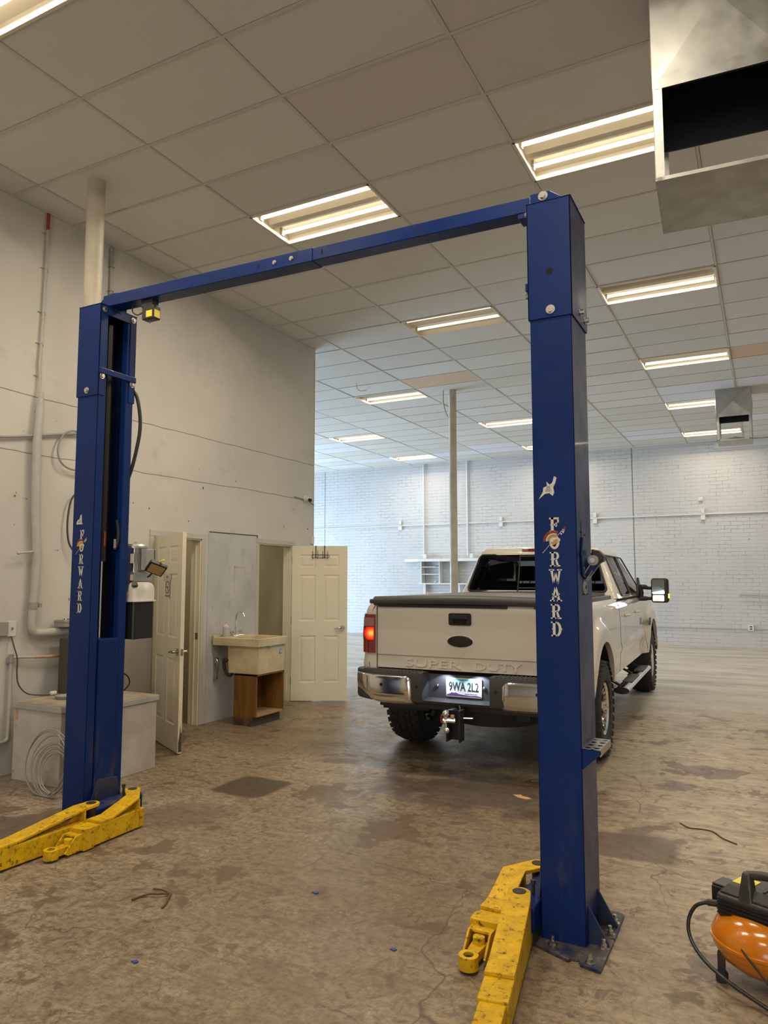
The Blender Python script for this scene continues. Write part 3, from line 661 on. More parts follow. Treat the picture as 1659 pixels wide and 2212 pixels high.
    a.prism([(.006, .06), (.115, .06), (.115, .145), (.10, .165), (.006, .165)], -.235, .235, lambda p, q, d: P(p, d, q))
    part(a, 'cross_bar', M['blue'], cg, bevel=.006)
    a = MB(); a.prism([(-.12, .165), (.13, .165), (.095, .285), (-.06, .30)], .014, .024, lambda p, q, d: P(d, p, q)); part(a, 'carriage_plate', M['bluedirty'], cg, bevel=.002)
    for v in (-.095, .13):
        a = MB(); a.cyl(P(.05, v, .165), P(.05, v, .215), .008, 12); a.cyl(P(.05, v, .212), P(.05, v, .228), .012, 12); part(a, 'restraint_pin', M['darksteel'], cg)
    # hydraulic ram
    a = MB(); a.cyl(P(-.09, .004, 1.70), P(-.09, .004, 3.33), .030, 24); part(a, 'hydraulic_cylinder', M['black'], lift, smooth=True)
    a = MB(); a.cyl(P(-.09, .004, 1.14), P(-.09, .004, 1.72), .0115, 16); part(a, 'piston_rod', M['chrome'], lift, smooth=True)
    a = MB(); bx(a, -W+t+.001, -W+t+.003, -D+t, D-t, .02, ztop-.02); bx(a, -.12, -t-.001, D-t-.003, D-t-.001, .02, ztop-.02); bx(a, -.12, -t-.001, -D+t+.001, -D+t+.003, .02, ztop-.02); part(a, 'column_inner_face', M['black'], col)
    return P, bx, col, cg
PL, bL, colL, cgL = column(LXF, LYC, 1, 3.425)
PR, bR, colR, cgR = column(RXF, RYC, -1, 3.375)
# hydraulic hose inside / outside the left column
a = MB(); a.tube([PL(-.02, .06, 1.98), PL(-.018, .075, 1.9), PL(-.02, .07, 1.82), PL(-.03, .06, 1.78)], .011, 10, 5); part(a, 'hydraulic_hose', M['hose'], lift, smooth=True)
a = MB(); a.cyl(PL(-.03, .06, 1.79), PL(-.03, .06, 1.85), .014, 6); part(a, 'hose_fitting', M['nickel'], lift)
a = MB(); a.box(PL(-.058, -.02, 0)[0]-.001, PL(-.058, -.02, 0)[0]+.001, LYC-.012, LYC+.006, 1.80, 1.90); part(a, 'warning_label', M['red'], lift)
a = MB(); a.tube([(LXF-.05, LYC+.17, 2.93), (LXF-.01, LYC+.20, 2.85), (LXF+.01, LYC+.215, 2.65), (LXF-.01, LYC+.19, 2.42), (LXF-.04, LYC+.158, 2.25)], .0125, 12, 8); part(a, 'hydraulic_hose', M['hose'], lift, smooth=True)
# ---- overhead beam in two telescoping halves
def bprism(x0, z0a, x1, z1a, ya, yb, h):
    m = MB(); m.hull8([(x0, ya, z0a), (x1, ya, z1a), (x1, yb, z1a), (x0, yb, z0a)], [(x0, ya, z0a+h), (x1, ya, z1a+h), (x1, yb, z1a+h), (x0, yb, z0a+h)]); return m
bm_ = part(bprism(-3.93, 3.425, -2.235, 3.402, 3.392, 3.502, .080), 'overhead_beam', M['blue'], lift, bevel=.004)
part(bprism(-2.245, 3.406, -.962, 3.392, 3.397, 3.497, .074), 'beam_inner_section', M['blue'], bm_, bevel=.004)
for X in (-2.38, -2.50): part(hexbolt((X, 3.392, 3.447), (0, -1, 0), .009, .006, 16), 'bolt', M['zinc'], bm_)
for bx_ in ((-2.625, -2.615, 3.3905, 3.393, 3.435, 3.462), (-2.175, -2.168, 3.3955, 3.398, 3.43, 3.46)): a = MB(); a.box(*bx_); part(a, 'slot', M['blackhole'], bm_)
a = MB(); a.box(-1.02, -.935, 3.40, 3.49, 3.366, 3.392); part(a, 'end_tongue', M['blue'], bm_, bevel=.003)
part(hexbolt((-1.08, 3.44, 3.47), (0, 0, 1), .010, .010), 'bolt', M['zinc'], bm_)
a = MB(); a.box(-4.0, -3.86, 3.41, 3.49, 3.40, 3.43); part(a, 'end_tongue', M['blue'], bm_, bevel=.003)
a = MB()
for k in range(3): a.tube([(-4.02+.01*k, 3.43+.02*k, 3.43), (-3.98, 3.44+.02*k, 3.50+.012*k), (-3.90, 3.445+.02*k, 3.53+.008*k), (-3.80, 3.45+.02*k, 3.515)], .0075, 8, 5)
part(a, 'top_hoses', M['hose'], bm_, smooth=True)
# overhead shut-off switch box hanging under the beam
a = MB(); a.box(-3.60, -3.50, 3.415, 3.475, 3.375, 3.42); sw = part(a, 'switch_bracket', M['darksteel'], bm_, bevel=.003)
a = MB(); a.box(-3.585, -3.48, 3.41, 3.475, 3.285, 3.375); part(a, 'shutoff_switch', M['darksteel'], lift, bevel=.006)
a = MB(); a.box(-3.4795, -3.478, 3.418, 3.466, 3.295, 3.345); a.box(-3.545, -3.492, 3.4085, 3.41, 3.297, 3.340); part(a, 'switch_label', M['tape'], lift)
a = MB(); a.tube([(-3.585, 3.44, 3.36), (-3.65, 3.44, 3.34), (-3.70, 3.44, 3.37), (-3.70, 3.44, 3.42)], .004, 6, 5); part(a, 'switch_cable', M['hose'], lift)
a = MB(); a.tube([(-3.54, 3.44, 3.286), (-3.545, 3.44, 3.272), (-3.535, 3.44, 3.266), (-3.528, 3.44, 3.275), (-3.53, 3.44, 3.286)], .002, 6, 4); part(a, 'switch_loop', M['steel'], lift)
# ---- latch gear on the outer face of the right column
X = RXF+.195
a = MB(); a.prism([(3.385, 1.775), (3.40, 1.775), (3.50, 1.665), (3.495, 1.60), (3.455, 1.578), (3.375, 1.60), (3.355, 1.69)], X+.001, X+.010, lambda p, q, d: (d, p, q)); lc = part(a, 'latch_cover', M['blue'], colR, bevel=.006)
a = MB(); a.prism([(X+.004, 1.600), (X+.016, 1.588), (X+.066, 1.655), (X+.040, 1.692), (X+.018, 1.680)], 3.462, 3.50, lambda p, q, d: (p, d, q)); part(a, 'latch_arm', M['blue'], colR, bevel=.004)
a = MB(); a.cyl((X+.040, 3.435, 1.668), (X+.040, 3.458, 1.668), .024, 28); part(a, 'latch_roller', M['greypaint'], colR, bevel=.002)
a = MB(); a.cyl((X+.040, 3.428, 1.668), (X+.040, 3.436, 1.668), .012, 18); part(a, 'latch_bolt', M['steel'], colR)
a = MB(); a.prism([(X+.028, 1.722), (X+.060, 1.716), (X+.084, 1.690), (X+.082, 1.664), (X+.060, 1.655), (X+.030, 1.668)], 3.46, 3.52, lambda p, q, d: (p, d, q)); part(a, 'latch_spring_housing', M['black'], colR, bevel=.006)
a = MB(); a.cyl((X+.05, 3.495, 1.66), (X+.006, 3.43, 1.575), .004, 8); a.cyl((X+.062, 3.515, 1.66), (X+.008, 3.45, 1.572), .003, 8); a.cyl((X+.03, 3.44, 1.655), (X+.004, 3.40, 1.60), .003, 8); part(a, 'latch_rod', M['steel'], colR)
a = MB(); a.cyl((X, 3.435, 1.545), (X+.005, 3.435, 1.545), .034, 28); a.cyl((X+.005, 3.435, 1.545), (X+.007, 3.435, 1.545), .012, 16); part(a, 'latch_washer', M['greypaint'], colR)
a = MB(); a.box(X, X+.001, 3.383, 3.390, 1.75, 1.845); a.box(X, X+.001, 3.355, 3.405, 1.795, 1.801); a.box(X, X+.001, 3.43, 3.48, 1.785, 1.790); a.box(X, X+.001, 3.39, 3.50, 1.509, 1.514); a.cyl((X, 3.435, 1.545), (X+.008, 3.435, 1.545), .009, 12); part(a, 'latch_slot', M['blackhole'], colR)
# tool tray with round holes
a = MB()
ty0, ty1, tx0, tx1, tz = 3.31, 3.55, X, X+.078, .842
ny, nx = 4, 2; cells = []
for i in range(nx):
    for j in range(ny):
        x0 = tx0+(tx1-tx0)*i/nx; x1 = tx0+(tx1-tx0)*(i+1)/nx; y0 = ty0+(ty1-ty0)*j/ny; y1 = ty0+(ty1-ty0)*(j+1)/ny
        cx, cy, rr, n = (x0+x1)/2, (y0+y1)/2, .0135, 16
        for zz in (tz, tz-.004):
            vs = []
            for k in range(n):
                an = 2*pi*(k+.5)/n; vs.append((cx+rr*cos(an), cy+rr*sin(an), zz))
            for k in range(n):
                an = 2*pi*(k+.5)/n; c_, s_ = cos(an), sin(an); q = min((x1-x0)/2/max(abs(c_), 1e-6), (y1-y0)/2/max(abs(s_), 1e-6)); vs.append((cx+q*c_, cy+q*s_, zz))
            a.add(vs, [(k, (k+1) % n, n+(k+1) % n, n+k) for k in range(n)])
a.box(tx1-.003, tx1, ty0, ty1, tz-.03, tz+.001)
part(a, 'tool_tray', M['steel'], lift)
a = MB(); a.prism([(tx0, tz-.004), (tx1, tz-.004), (tx1, tz-.02), (tx0, tz-.09)], ty0, ty0+.004, lambda p, q, d: (p, d, q)); part(a, 'tray_bracket', M['blue'], lift); a = MB(); a.prism([(tx0, tz-.004), (tx1, tz-.004), (tx0, tz-.09)], ty1-.004, ty1, lambda p, q, d: (p, d, q)); part(a, 'tray_bracket', M['blue'], lift)
# ---- swing arms
def arm(pin, base, ang, L0, L1, slope, zt, short, tall=False):
    """pin: pivot xy; arm axis starts at base xy and runs at angle ang; slope: length of the inclined top plate"""
    R = Matrix.Translation((base[0], base[1], 0)) @ Matrix.Rotation(ang, 4, 'Z')    # local +x along the arm
    w = .056; zb = .010; zx = .122
    a = MB(); a.box(.0, L0, -w, w, zb, zx); a.xf(R)
    ar = part(a, 'swing_arm', M['yellow'], lift, bevel=.005)
    # pivot plate: round eye on the pin joined to the inclined top strap
    pv = R.inverted() @ Vector((pin[0], pin[1], 0)); px, py = pv.x, pv.y
    a = MB(); n = 14; far = [(0.03, w), (0.03, -w)]
    d = Vector((px-.03, py)); an0 = atan2(d.y, d.x)
    eye = [(px+.05*cos(an0+pi/2*1.0-k*pi/n), py+.05*sin(an0+pi/2-k*pi/n)) for k in range(n+1)]
    poly = far[:1]*0+[(0.05, -w)]+[(0.05, w)]+eye if (an0 > 0 or True) else None
    # keep convex order
    cxm = sum(p[0] for p in poly)/len(poly); cym = sum(p[1] for p in poly)/len(poly)
    poly = sorted(poly, key=lambda p: atan2(p[1]-cym, p[0]-cxm))
    a.prism(poly, zt-.018, zt, lambda p, q, dd: (p, q, dd)); a.xf(R); part(a, 'pivot_plate', M['yellow'], ar, bevel=.003)
    a = MB(); t = .016
    a.hull8([(.045, -w, zt-t), (slope, -w, zx), (slope, w, zx), (.045, w, zt-t)], [(.045, -w, zt), (slope, -w, zx+t), (slope, w, zx+t), (.045, w, zt)])
    a.box(slope, slope+.10, -w, w, zx, zx+t); a.xf(R); part(a, 'top_strap', M['yellow'], ar, bevel=.003)
    a = MB(); a.box(.04, .05, -w, w, zb, zt-t)
    if tall: a.prism([(.05, zx), (.05, zt-t), (slope, zx)], -w, -w+.008, lambda p, q, dd: (p, dd, q)); a.prism([(.05, zx), (.05, zt-t), (slope, zx)], w-.008, w, lambda p, q, dd: (p, dd, q))
    else: a.prism([(.05, zx), (.05, zt-t), (.13, zx)], -.004, .004, lambda p, q, dd: (p, dd, q))
    a.xf(R); part(a, 'web_plate', M['yellow'], ar, bevel=.002)
    a = MB(); a.cyl((pin[0], pin[1], .05), (pin[0], pin[1], zt+.003), .030, 24); part(a, 'pivot_pin', M['darksteel'], ar)
    if short:
        a = MB(); a.box(L0-.07, L0+.01, -w-.007, w+.007, zb-.004, zx+.006); a.xf(R); part(a, 'end_collar', M['yellow'], ar, bevel=.004)
        a = MB()
        for sg in (-1, 1): a.prism([(L0-.02, .014), (L0+.11, .014), (L0+.135, .03), (L0+.06, .105), (L0-.02, .105)], sg*.048-.005, sg*.048+.005, lambda p, q, dd: (p, dd, q))
        a.box(L0-.02, L0+.05, -.043, .043, .092, .104); a.xf(R); part(a, 'extension_fork', M['yellow'], ar, bevel=.002)
        a = MB(); a.prism([(L0+.045, -.034), (L0+.16, -.024), (L0+.16, .024), (L0+.045, .034)], .018, .060, lambda p, q, dd: (p, q, dd)); a.cyl((L0+.065, 0, .05), (L0+.065, 0, .088), .026, 16); a.xf(R); part(a, 'extension_link', M['yellow'], ar, bevel=.003)
        a = MB(); a.lathe([(.022, .014), (.041, .014), (.041, .066), (.022, .066)], (L0+.185, 0, 0), seg=26, close=True); a.xf(R); part(a, 'pad_socket', M['yellow'], ar, smooth=True)
        a = MB(); a.cyl((L0+.185, 0, .014), (L0+.185, 0, .052), .0225, 20); a.xf(R); part(a, 'socket_bore', M['blackhole'], ar)
    else:
        a = MB(); a.box(L0-.005, L1, -w+.008, w-.008, zb+.008, zx-.010); a.xf(R); part(a, 'extension_tube', M['yellow'], ar, bevel=.004)
        a = MB(); a.lathe([(.03, .02), (.05, .02), (.05, .08), (.03, .08)], (L1+.05, 0, 0), seg=24, close=True); a.xf(R); part(a, 'pad_socket', M['yellow'], ar, smooth=True)
ZP = .200
arm((-3.765, 3.295), (-3.765, 3.255), radians(-92), .78, 1.25, .50, ZP, False)
arm((-3.770, 3.635), (-3.655, 3.575), radians(-88), .48, 0, .26, ZP, True)
arm((-1.030, 3.275), (-1.022, 3.245), radians(-80.5), .70, 1.15, .45, ZP, False, True)
arm((-1.045, 3.630), (-1.128, 3.560), radians(-90.5), .46, 0, .26, ZP, True)
# ---- lettering and decals on the column faces
def G_rect(x0, x1, y0, y1): return [(x0, y0), (x1, y0), (x1, y1), (x0, y1)]
def G_arc(cx, cy, rx, ry, ix, iy, a0, a1, n=14):
    out = []
    for k in range(n):
        p, q = a0+(a1-a0)*k/n, a0+(a1-a0)*(k+1)/n
        out.append([(cx+rx*cos(p), cy+ry*sin(p)), (cx+rx*cos(q), cy+ry*sin(q)), (cx+ix*cos(q), cy+iy*sin(q)), (cx+ix*cos(p), cy+iy*sin(p))])
    return out
GLY = {
 'F': [G_rect(.22, .46, 0, 1), G_rect(.08, .60, 0, .10), G_rect(.08, .92, .87, 1), [(.80, .62), (.94, .66), (.92, .9), (.76, .88)], G_rect(.4, .70, .44, .56), [(.62, .34), (.76, .38), (.76, .66), (.62, .62)], [(.14, .5), (.24, .42), (.24, .58)]],
 'R': [G_rect(.20, .42, 0, 1), G_rect(.06, .52, 0, .09), G_rect(.06, .6, .90, 1), G_rect(.4, .6, .46, .56)]+G_arc(.56, .73, .32, .27, .12, .17, -pi/2, pi/2)+[[(.52, .52), (.68, .50), (.84, .10), (.66, .0)], G_rect(.62, .98, 0, .09), [(.12, .5), (.22, .42), (.22, .58)]],
 'W': [[(.08, .96), (.30, .96), (.42, .04), (.30, .0)], [(.30, 0), (.42, .04), (.62, .80), (.50, .80)], [(.50, .80), (.62, .80), (.78, .04), (.66, .0)], [(.66, .0), (.78, .0), (1.0, .96), (.82, .96)], G_rect(-.04, .44, .90, 1), G_rect(.68, 1.10, .90, 1)],
 'A': [[(.14, .0), (.30, .0), (.58, 1), (.44, 1)], [(.44, 1), (.60, 1), (.94, 0), (.70, 0)], G_rect(.30, .72, .28, .38), G_rect(.0, .42, 0, .09), G_rect(.60, 1.06, 0, .09), [(.16, .5), (.32, .42), (.32, .56)], [(.92, .5), (.74, .42), (.74, .56)]],
 'D': [G_rect(.20, .44, 0, 1), G_rect(.06, .6, .90, 1), G_rect(.06, .6, 0, .10)]+G_arc(.54, .5, .42, .5, .18, .36, -pi/2, pi/2, 18)+[[(.12, .5), (.22, .42), (.22, .58)], [(1.04, .5), (.94, .42), (.94, .58)]],
 'O': G_arc(.5, .5, .44, .5, .20, .34, 0, 2*pi, 28)}
def lettering(xc, y, ztop, h, pitch, w, par):
    for k, ch in enumerate('FORWARD'):
        m = MB(); z0 = ztop-h-k*pitch
        for poly in GLY[ch]: m.prism([(xc-w/2+p*w, z0+q*h) for p, q in poly], y, y-.0008, lambda p, q, d: (p, d, q))
        part(m, 'letter', M['letter'], par)
    # feathered head-dress and spear across the O
    zc = ztop-h-pitch+h*.55
    S = h/.066*.93
    for k in range(11):
        a0 = radians(66+k*11.5); c, s_ = cos(a0), sin(a0); ct, st = -s_, c
        for (r0, r1, wd, mt) in ((.018, .030, .0030, 'gold'), (.030, .035, .0036, 'letter'), (.035, .049, .0040, 'red')):
            m = MB(); 
            P4 = [(r0, -wd*.75), (r1, -wd), (r1, wd), (r0, wd*.75)]
            m.prism([(xc-.004*S+(c*p+ct*q)*S*1.05, zc+.004*S+(s_*p+st*q)*S) for p, q in P4], y-.0009, y-.0016, lambda p, q, d: (p, d, q)); part(m, 'feather_decal', M[mt], par)
    m = MB(); n = 18
    m.prism([(xc+(.004+.026*cos(2*pi*k/n))*S, zc+(.006+.013*sin(2*pi*k/n))*S) for k in range(n)], y-.0017, y-.0022, lambda p, q, d: (p, d, q)); part(m, 'headband_decal', M['letter'], par)
    m = MB(); m.prism([(xc+(-.012)*S, zc-.020*S), (xc+.004*S, zc-.016*S), (xc+.020*S, zc+.004*S), (xc+.012*S, zc+.012*S), (xc-.004*S, zc+.004*S)], y-.0023, y-.0027, lambda p, q, d: (p, d, q)); part(m, 'face_decal', M['gold'], par)
    m = MB(); p0 = (xc-.060*S, zc-.058*S); p1 = (xc+.052*S, zc+.068*S); dx, dz = p1[0]-p0[0], p1[1]-p0[1]; l = sqrt(dx*dx+dz*dz); nx, nz = -dz/l*.0009, dx/l*.0009
    m.prism([(p0[0]+nx, p0[1]+nz), (p0[0]-nx, p0[1]-nz), (p1[0]-nx, p1[1]-nz), (p1[0]+nx, p1[1]+nz)], y-.0002, y-.0008, lambda p, q, d: (p, d, q))
    for t_, o_ in ((.78, .007), (.85, .009), (.91, .006)):
        bx_, bz_ = p0[0]+dx*t_, p0[1]+dz*t_; m.prism([(bx_, bz_), (bx_+o_, bz_-.012), (bx_+o_+.004, bz_-.002)], y-.0002, y-.0008, lambda p, q, d: (p, d, q))
    part(m, 'spear_decal', M['letter'], par)
    m = MB(); m.prism([(p1[0], p1[1]+.004), (p1[0]-.008*S, p1[1]-.008*S), (p1[0]-.003*S, p1[1]-.018*S), (p1[0]+.004*S, p1[1]-.009*S)], y-.0009, y-.0014, lambda p, q, d: (p, d, q)); part(m, 'spear_tip_decal', M['red'], par)
def torn(xc, zc, y, pts, par, sc):
    m = MB(); n = len(pts)
    m.prism([(xc+p*sc, zc+q*sc) for p, q in pts], y, y-.0008, lambda p, q, d: (p, d, q)); part(m, 'torn_sticker', M['paper'], par)
    m = MB()
    for k in range(5): m.box(xc+(-.25+.03*k)*sc, xc+(.20-.02*k)*sc, y-.0013, y-.0008, zc+(-.18+.085*k)*sc, zc+(-.155+.085*k)*sc)
    part(m, 'sticker_print', M['ink'], par)
FLy, FRy = LYC-.15, RYC-.15
lettering(-3.978, FLy, 1.903, .064, .0798, .044, colL)
lettering(-.846, FRy, 1.862, .066, .0785, .052, colR)
torn(-.868, 1.995, FRy, [(-.75, -.75), (-.42, -.18), (-.40, .10), (-.12, .22), (-.15, .55), (.10, .30), (.30, .48), (.42, .92), (.62, .80), (.50, .40), (.35, .10), (.42, -.30), (.30, -.55), (.05, -.32), (-.30, -.38)], colR, .062)
torn(-4.005, 1.962, FLy, [(-.55, -.42), (.62, -.40), (.38, -.20), (.40, .25), (.30, .90), (.12, .70), (.0, .30), (-.35, .12), (-.50, -.10)], colL, .052)
# ---- power unit on the back of the left column
ux, uy = -3.945, LYC+.15+.13
a = MB(); a.box(ux-.05, ux+.05, LYC+.15, uy-.06, 1.50, 1.80); pu = part(a, 'hydraulic_power_unit', M['bluedirty'], lift, bevel=.004)
a = MB(); a.cyl((ux, uy, 1.63), (ux, uy, 1.80), .072, 32)
for k in range(24):
    an = 2*pi*k/24; c, s_ = cos(an), sin(an); p0 = Vector((ux+c*.070, uy+s_*.070, 0)); t_ = Vector((-s_, c, 0))*.0025; o_ = Vector((c, s_, 0))*.016
    a.add([p0-t_+Vector((0, 0, 1.635)), p0+t_+Vector((0, 0, 1.635)), p0+t_+o_+Vector((0, 0, 1.635)), p0-t_+o_+Vector((0, 0, 1.635)), p0-t_+Vector((0, 0, 1.795)), p0+t_+Vector((0, 0, 1.795)), p0+t_+o_+Vector((0, 0, 1.795)), p0-t_+o_+Vector((0, 0, 1.795))], [(0, 3, 2, 1), (4, 5, 6, 7), (0, 1, 5, 4), (1, 2, 6, 5), (2, 3, 7, 6), (3, 0, 4, 7)])
part(a, 'motor', M['steel'], pu)
a = MB(); a.lathe([(.088, 1.795), (.088, 1.81), (.075, 1.825), (.02, 1.828), (.0, 1.828)], (ux, uy, 0), seg=28); part(a, 'motor_cap', M['galv'], pu, smooth=True)
a = MB(); a.cyl((ux+.03, uy-.03, 1.826), (ux+.03, uy-.03, 1.84), .009, 6); part(a, 'bolt', M['zinc'], pu)
a = MB(); a.box(ux+.045, ux+.135, uy-.02, uy+.05, 1.64, 1.79); part(a, 'capacitor_box', M['greypaint'], pu, bevel=.006)
a = MB(); a.box(ux+.045, ux+.085, uy-.0905, uy-.088, 1.69, 1.755); part(a, 'motor_label', M['paper'], pu)
a = MB(); a.box(ux-.085, ux+.085, uy-.085, uy+.085, 1.565, 1.63); part(a, 'valve_block', M['galv'], pu, bevel=.004)
a = MB(); a.box(ux-.08, ux+.075, uy-.087, uy-.085, 1.572, 1.612); part(a, 'valve_label', M['paper'], pu)
def rbox(cx, cy, hx, hy, z0, z1, r, n=6, shrink=None):
    """rounded-corner box as rings"""
    rings = []
    for (z, k) in (shrink or [(z0, 1.0), (z1, 1.0)]):
        ring = []
        for q, (sx, sy) in enumerate(((1, 1), (-1, 1), (-1, -1), (1, -1))):
            for i in range(n+1):
                an = (q*90+90*i/n)*pi/180; rr = min(r, hx*k*.99, hy*k*.99); ring.append((cx+sx*(hx*k-rr)+rr*cos(an), cy+sy*(hy*k-rr)+rr*sin(an), z))
        rings.append(ring)
    m = MB(); L = len(rings[0]); m.add([p for r_ in rings for p in r_], [(i*L+k, i*L+(k+1) % L, (i+1)*L+(k+1) % L, (i+1)*L+k) for i in range(len(rings)-1) for k in range(L)]+[tuple(range(L-1, -1, -1)), tuple(range((len(rings)-1)*L, len(rings)*L))])
    return m
part(rbox(ux, uy, .112, .10, 0, 0, .03, 6, [(1.43, 1.0), (1.50, 1.0), (1.53, .97), (1.55, .88), (1.565, .62), (1.572, .55)]), 'reservoir_cap', M['whiteplastic'], pu, smooth=True)
part(rbox(ux, uy, .120, .108, 1.425, 1.434, .03), 'reservoir_lip', M['whiteplastic'], pu)
part(rbox(ux, uy, .108, .096, 1.17, 1.425, .025), 'reservoir', M['black'], pu, smooth=True, bevel=.004)
a = MB(); d_ = Vector((.45, -.70, .50)).normalized(); c0 = Vector((ux+.085, uy-.070, 1.530)); a.cyl(c0, c0+d_*.03, .021, 20); a.cyl(c0+d_*.03, c0+d_*.036, .015, 16); part(a, 'filler_cap', M['black'], pu, smooth=True)
# floodlight on the side of the power unit
fl = thing('work_light', 'small square floodlight with loose yellow wire nuts beside the pump motor', 'work light', (ux+.22, uy, 1.60))
Rm = Matrix.Translation((ux+.215, uy-.01, 1.655)) @ Matrix.Rotation(radians(42), 4, 'Z') @ Matrix.Rotation(radians(42), 4, 'X') @ Matrix.Rotation(radians(28), 4, 'Y')
a = MB(); a.box(-.062, .062, -.014, .014, -.048, .048); a.xf(Rm); hs = part(a, 'housing', M['black'], fl, bevel=.004)
a = MB(); a.box(-.052, .052, -.0155, -.014, -.038, .038); a.xf(Rm); part(a, 'lens', M['nickel'], hs)
a = MB(); a.box(-.02, .0, -.017, -.0155, -.038, .038); a.xf(Rm); part(a, 'led_strip', M['gold'], hs)
a = MB(); a.tube([(ux+.18, uy, 1.64), (ux+.165, uy, 1.62), (ux+.14, uy, 1.60), (ux+.125, uy, 1.595)], .006, 8, 4); part(a, 'arm', M['black'], fl)
a = MB(); a.tube([(ux+.145, uy+.02, 1.705), (ux+.18, uy+.02, 1.695), (ux+.235, uy+.0, 1.70)], .003, 6, 4); a.tube([(ux+.25, uy, 1.705), (ux+.24, uy, 1.68), (ux+.225, uy, 1.665)], .003, 6, 4); part(a, 'wires', M['wire'], fl)
a = MB(); a.cyl((ux+.235, uy, 1.70), (ux+.285, uy, 1.708), .006, 8, .004); a.cyl((ux+.245, uy+.01, 1.708), (ux+.265, uy+.01, 1.715), .006, 8, .004); part(a, 'wire_nuts', M['tape'], fl)
# ================================================================== THE PICKUP TRUCK  (local frame: x right, y forward, origin under the rear axle line)
truck = thing('pickup_truck', 'white crew cab pickup truck parked with its tailgate facing us, lit left tail lamp', 'pickup truck', (-2.285, 6.85, 0), 0.035)
RA, FA, TR = -.12, 4.15, .435
def interp(tab, t):
    if t <= tab[0][0]: return tab[0][1]
    for (a, b), (c, d) in zip(tab, tab[1:]):
        if t <= c: return b+(d-b)*(t-a)/(c-a)
    return tab[-1][1]
HW = [(.45, .885), (.60, .915), (.70, .925), (.79, .928), (.832, .946), (.850, .949), (.92, .936), (1.10, .936), (1.24, .928), (1.31, .915), (1.35, .895), (1.37, .87)]
def sm(t): t = max(0, min(1, t)); return t*t*(3-2*t)
def sideX(y, z, flare=True):
    x = interp(HW, z)
    for yc in (RA, FA):
        r = sqrt((y-yc)**2+(z-.46)**2)
        if flare and r < .80: x = max(x, min(.993, x+.062)) if r < .66 else x+(min(.993, x+.062)-x)*(1-sm((r-.66)/.13))
    if y < -1.03: d = min(1, (-1.03-y)/.155); x -= .105*(1-sqrt(max(0, 1-d*d)))
    if y > 4.55: x -= .16*((y-4.55)/.6)**2
    return x
def zlow(y):
    z = .60
    for yc in (RA, FA):
        d = abs(y-yc)
        if d < .56: z = max(z, .46+sqrt(.56**2-d*d))
    if y < -.70: z = max(z, .66)
    return z
def skin(y0, y1, ztop, n, sgn):
    m = MB(); nz = 22
    ys = [y0+(y1-y0)*k/n for k in range(n+1)]
    for yc in (RA, FA):
        for s in (-1, 1):
            for e in (.0001,):
                q = yc+s*.56
                if y0 < q < y1: ys += [q-e, q-.012*s*-1*-1 if False else q+s*e]
    ys = sorted(set(ys)); ny = len(ys)-1
    def P(i, j):
        y = ys[i]; a = zlow(y); zt = ztop(y) if callable(ztop) else ztop; z = a+(zt-a)*(j/nz)
        return (sgn*sideX(y, z), y, z)
    vs = [P(i, j) for j in range(nz+1) for i in range(ny+1)]
    # return lip folded inwards along the lower edge
    lip = [(sgn*(sideX(ys[i], zlow(ys[i]))-.05), ys[i], zlow(ys[i])+.004) for i in range(ny+1)]
    fs = [(j*(ny+1)+i, j*(ny+1)+i+1, (j+1)*(ny+1)+i+1, (j+1)*(ny+1)+i) for j in range(nz) for i in range(ny)]
    b = len(vs); vs += lip; fs += [(i, b+i, b+i+1, i+1) for i in range(ny)]
    m.add(vs, fs); return m
TP = dict(parent=truck, local=True)
# bed sides
bed = MB()
for s in (-1, 1): k = skin(-1.185, 1.225, 1.368, 90, s); bed.add(k.v, k.f)
# rail tops and corner posts beside the tailgate
for s in (-1, 1):
    bed.grid(40, 1, lambda u, v: (s*((sideX(-1.185+2.41*u, 1.368, False))*(1-v)+.72*v), -1.185+2.41*u, 1.368+.002*v))
    bed.grid(1, 10, lambda u, v: (s*(.768+(sideX(-1.185, .66+.708*v)-.768)*u), -1.190+.005*u, .66+.708*v))
    bed.add([(s*.768, -1.19, .66), (s*.768, -1.10, .66), (s*.768, -1.10, 1.368), (s*.768, -1.19, 1.368)], [(0, 1, 2, 3)])
bed.box(-.9, .9, 1.215, 1.225, .66, 1.36)
bedo = part(bed, 'bed', M['paint'], smooth=True, autos=38, **TP)
a = MB(); a.box(-.86, .86, -1.08, 1.20, .66, .70); part(a, 'bed_floor', M['darksteel'], **TP)
# inner arches
for yc in (RA, FA):
    for s in (-1, 1):
        a = MB(); a.grid(18, 1, lambda u, v: (s*(.95-.45*v), yc+.555*cos(pi*u*1.08-.12), .46+.555*sin(pi*u*1.08-.12)))
        a.grid(18, 1, lambda u, v: (s*.50, yc+.555*cos(pi*u*1.08-.12)*v, .46+.555*sin(pi*u*1.08-.12)*v)); part(a, 'wheel_liner', M['black'], **TP)
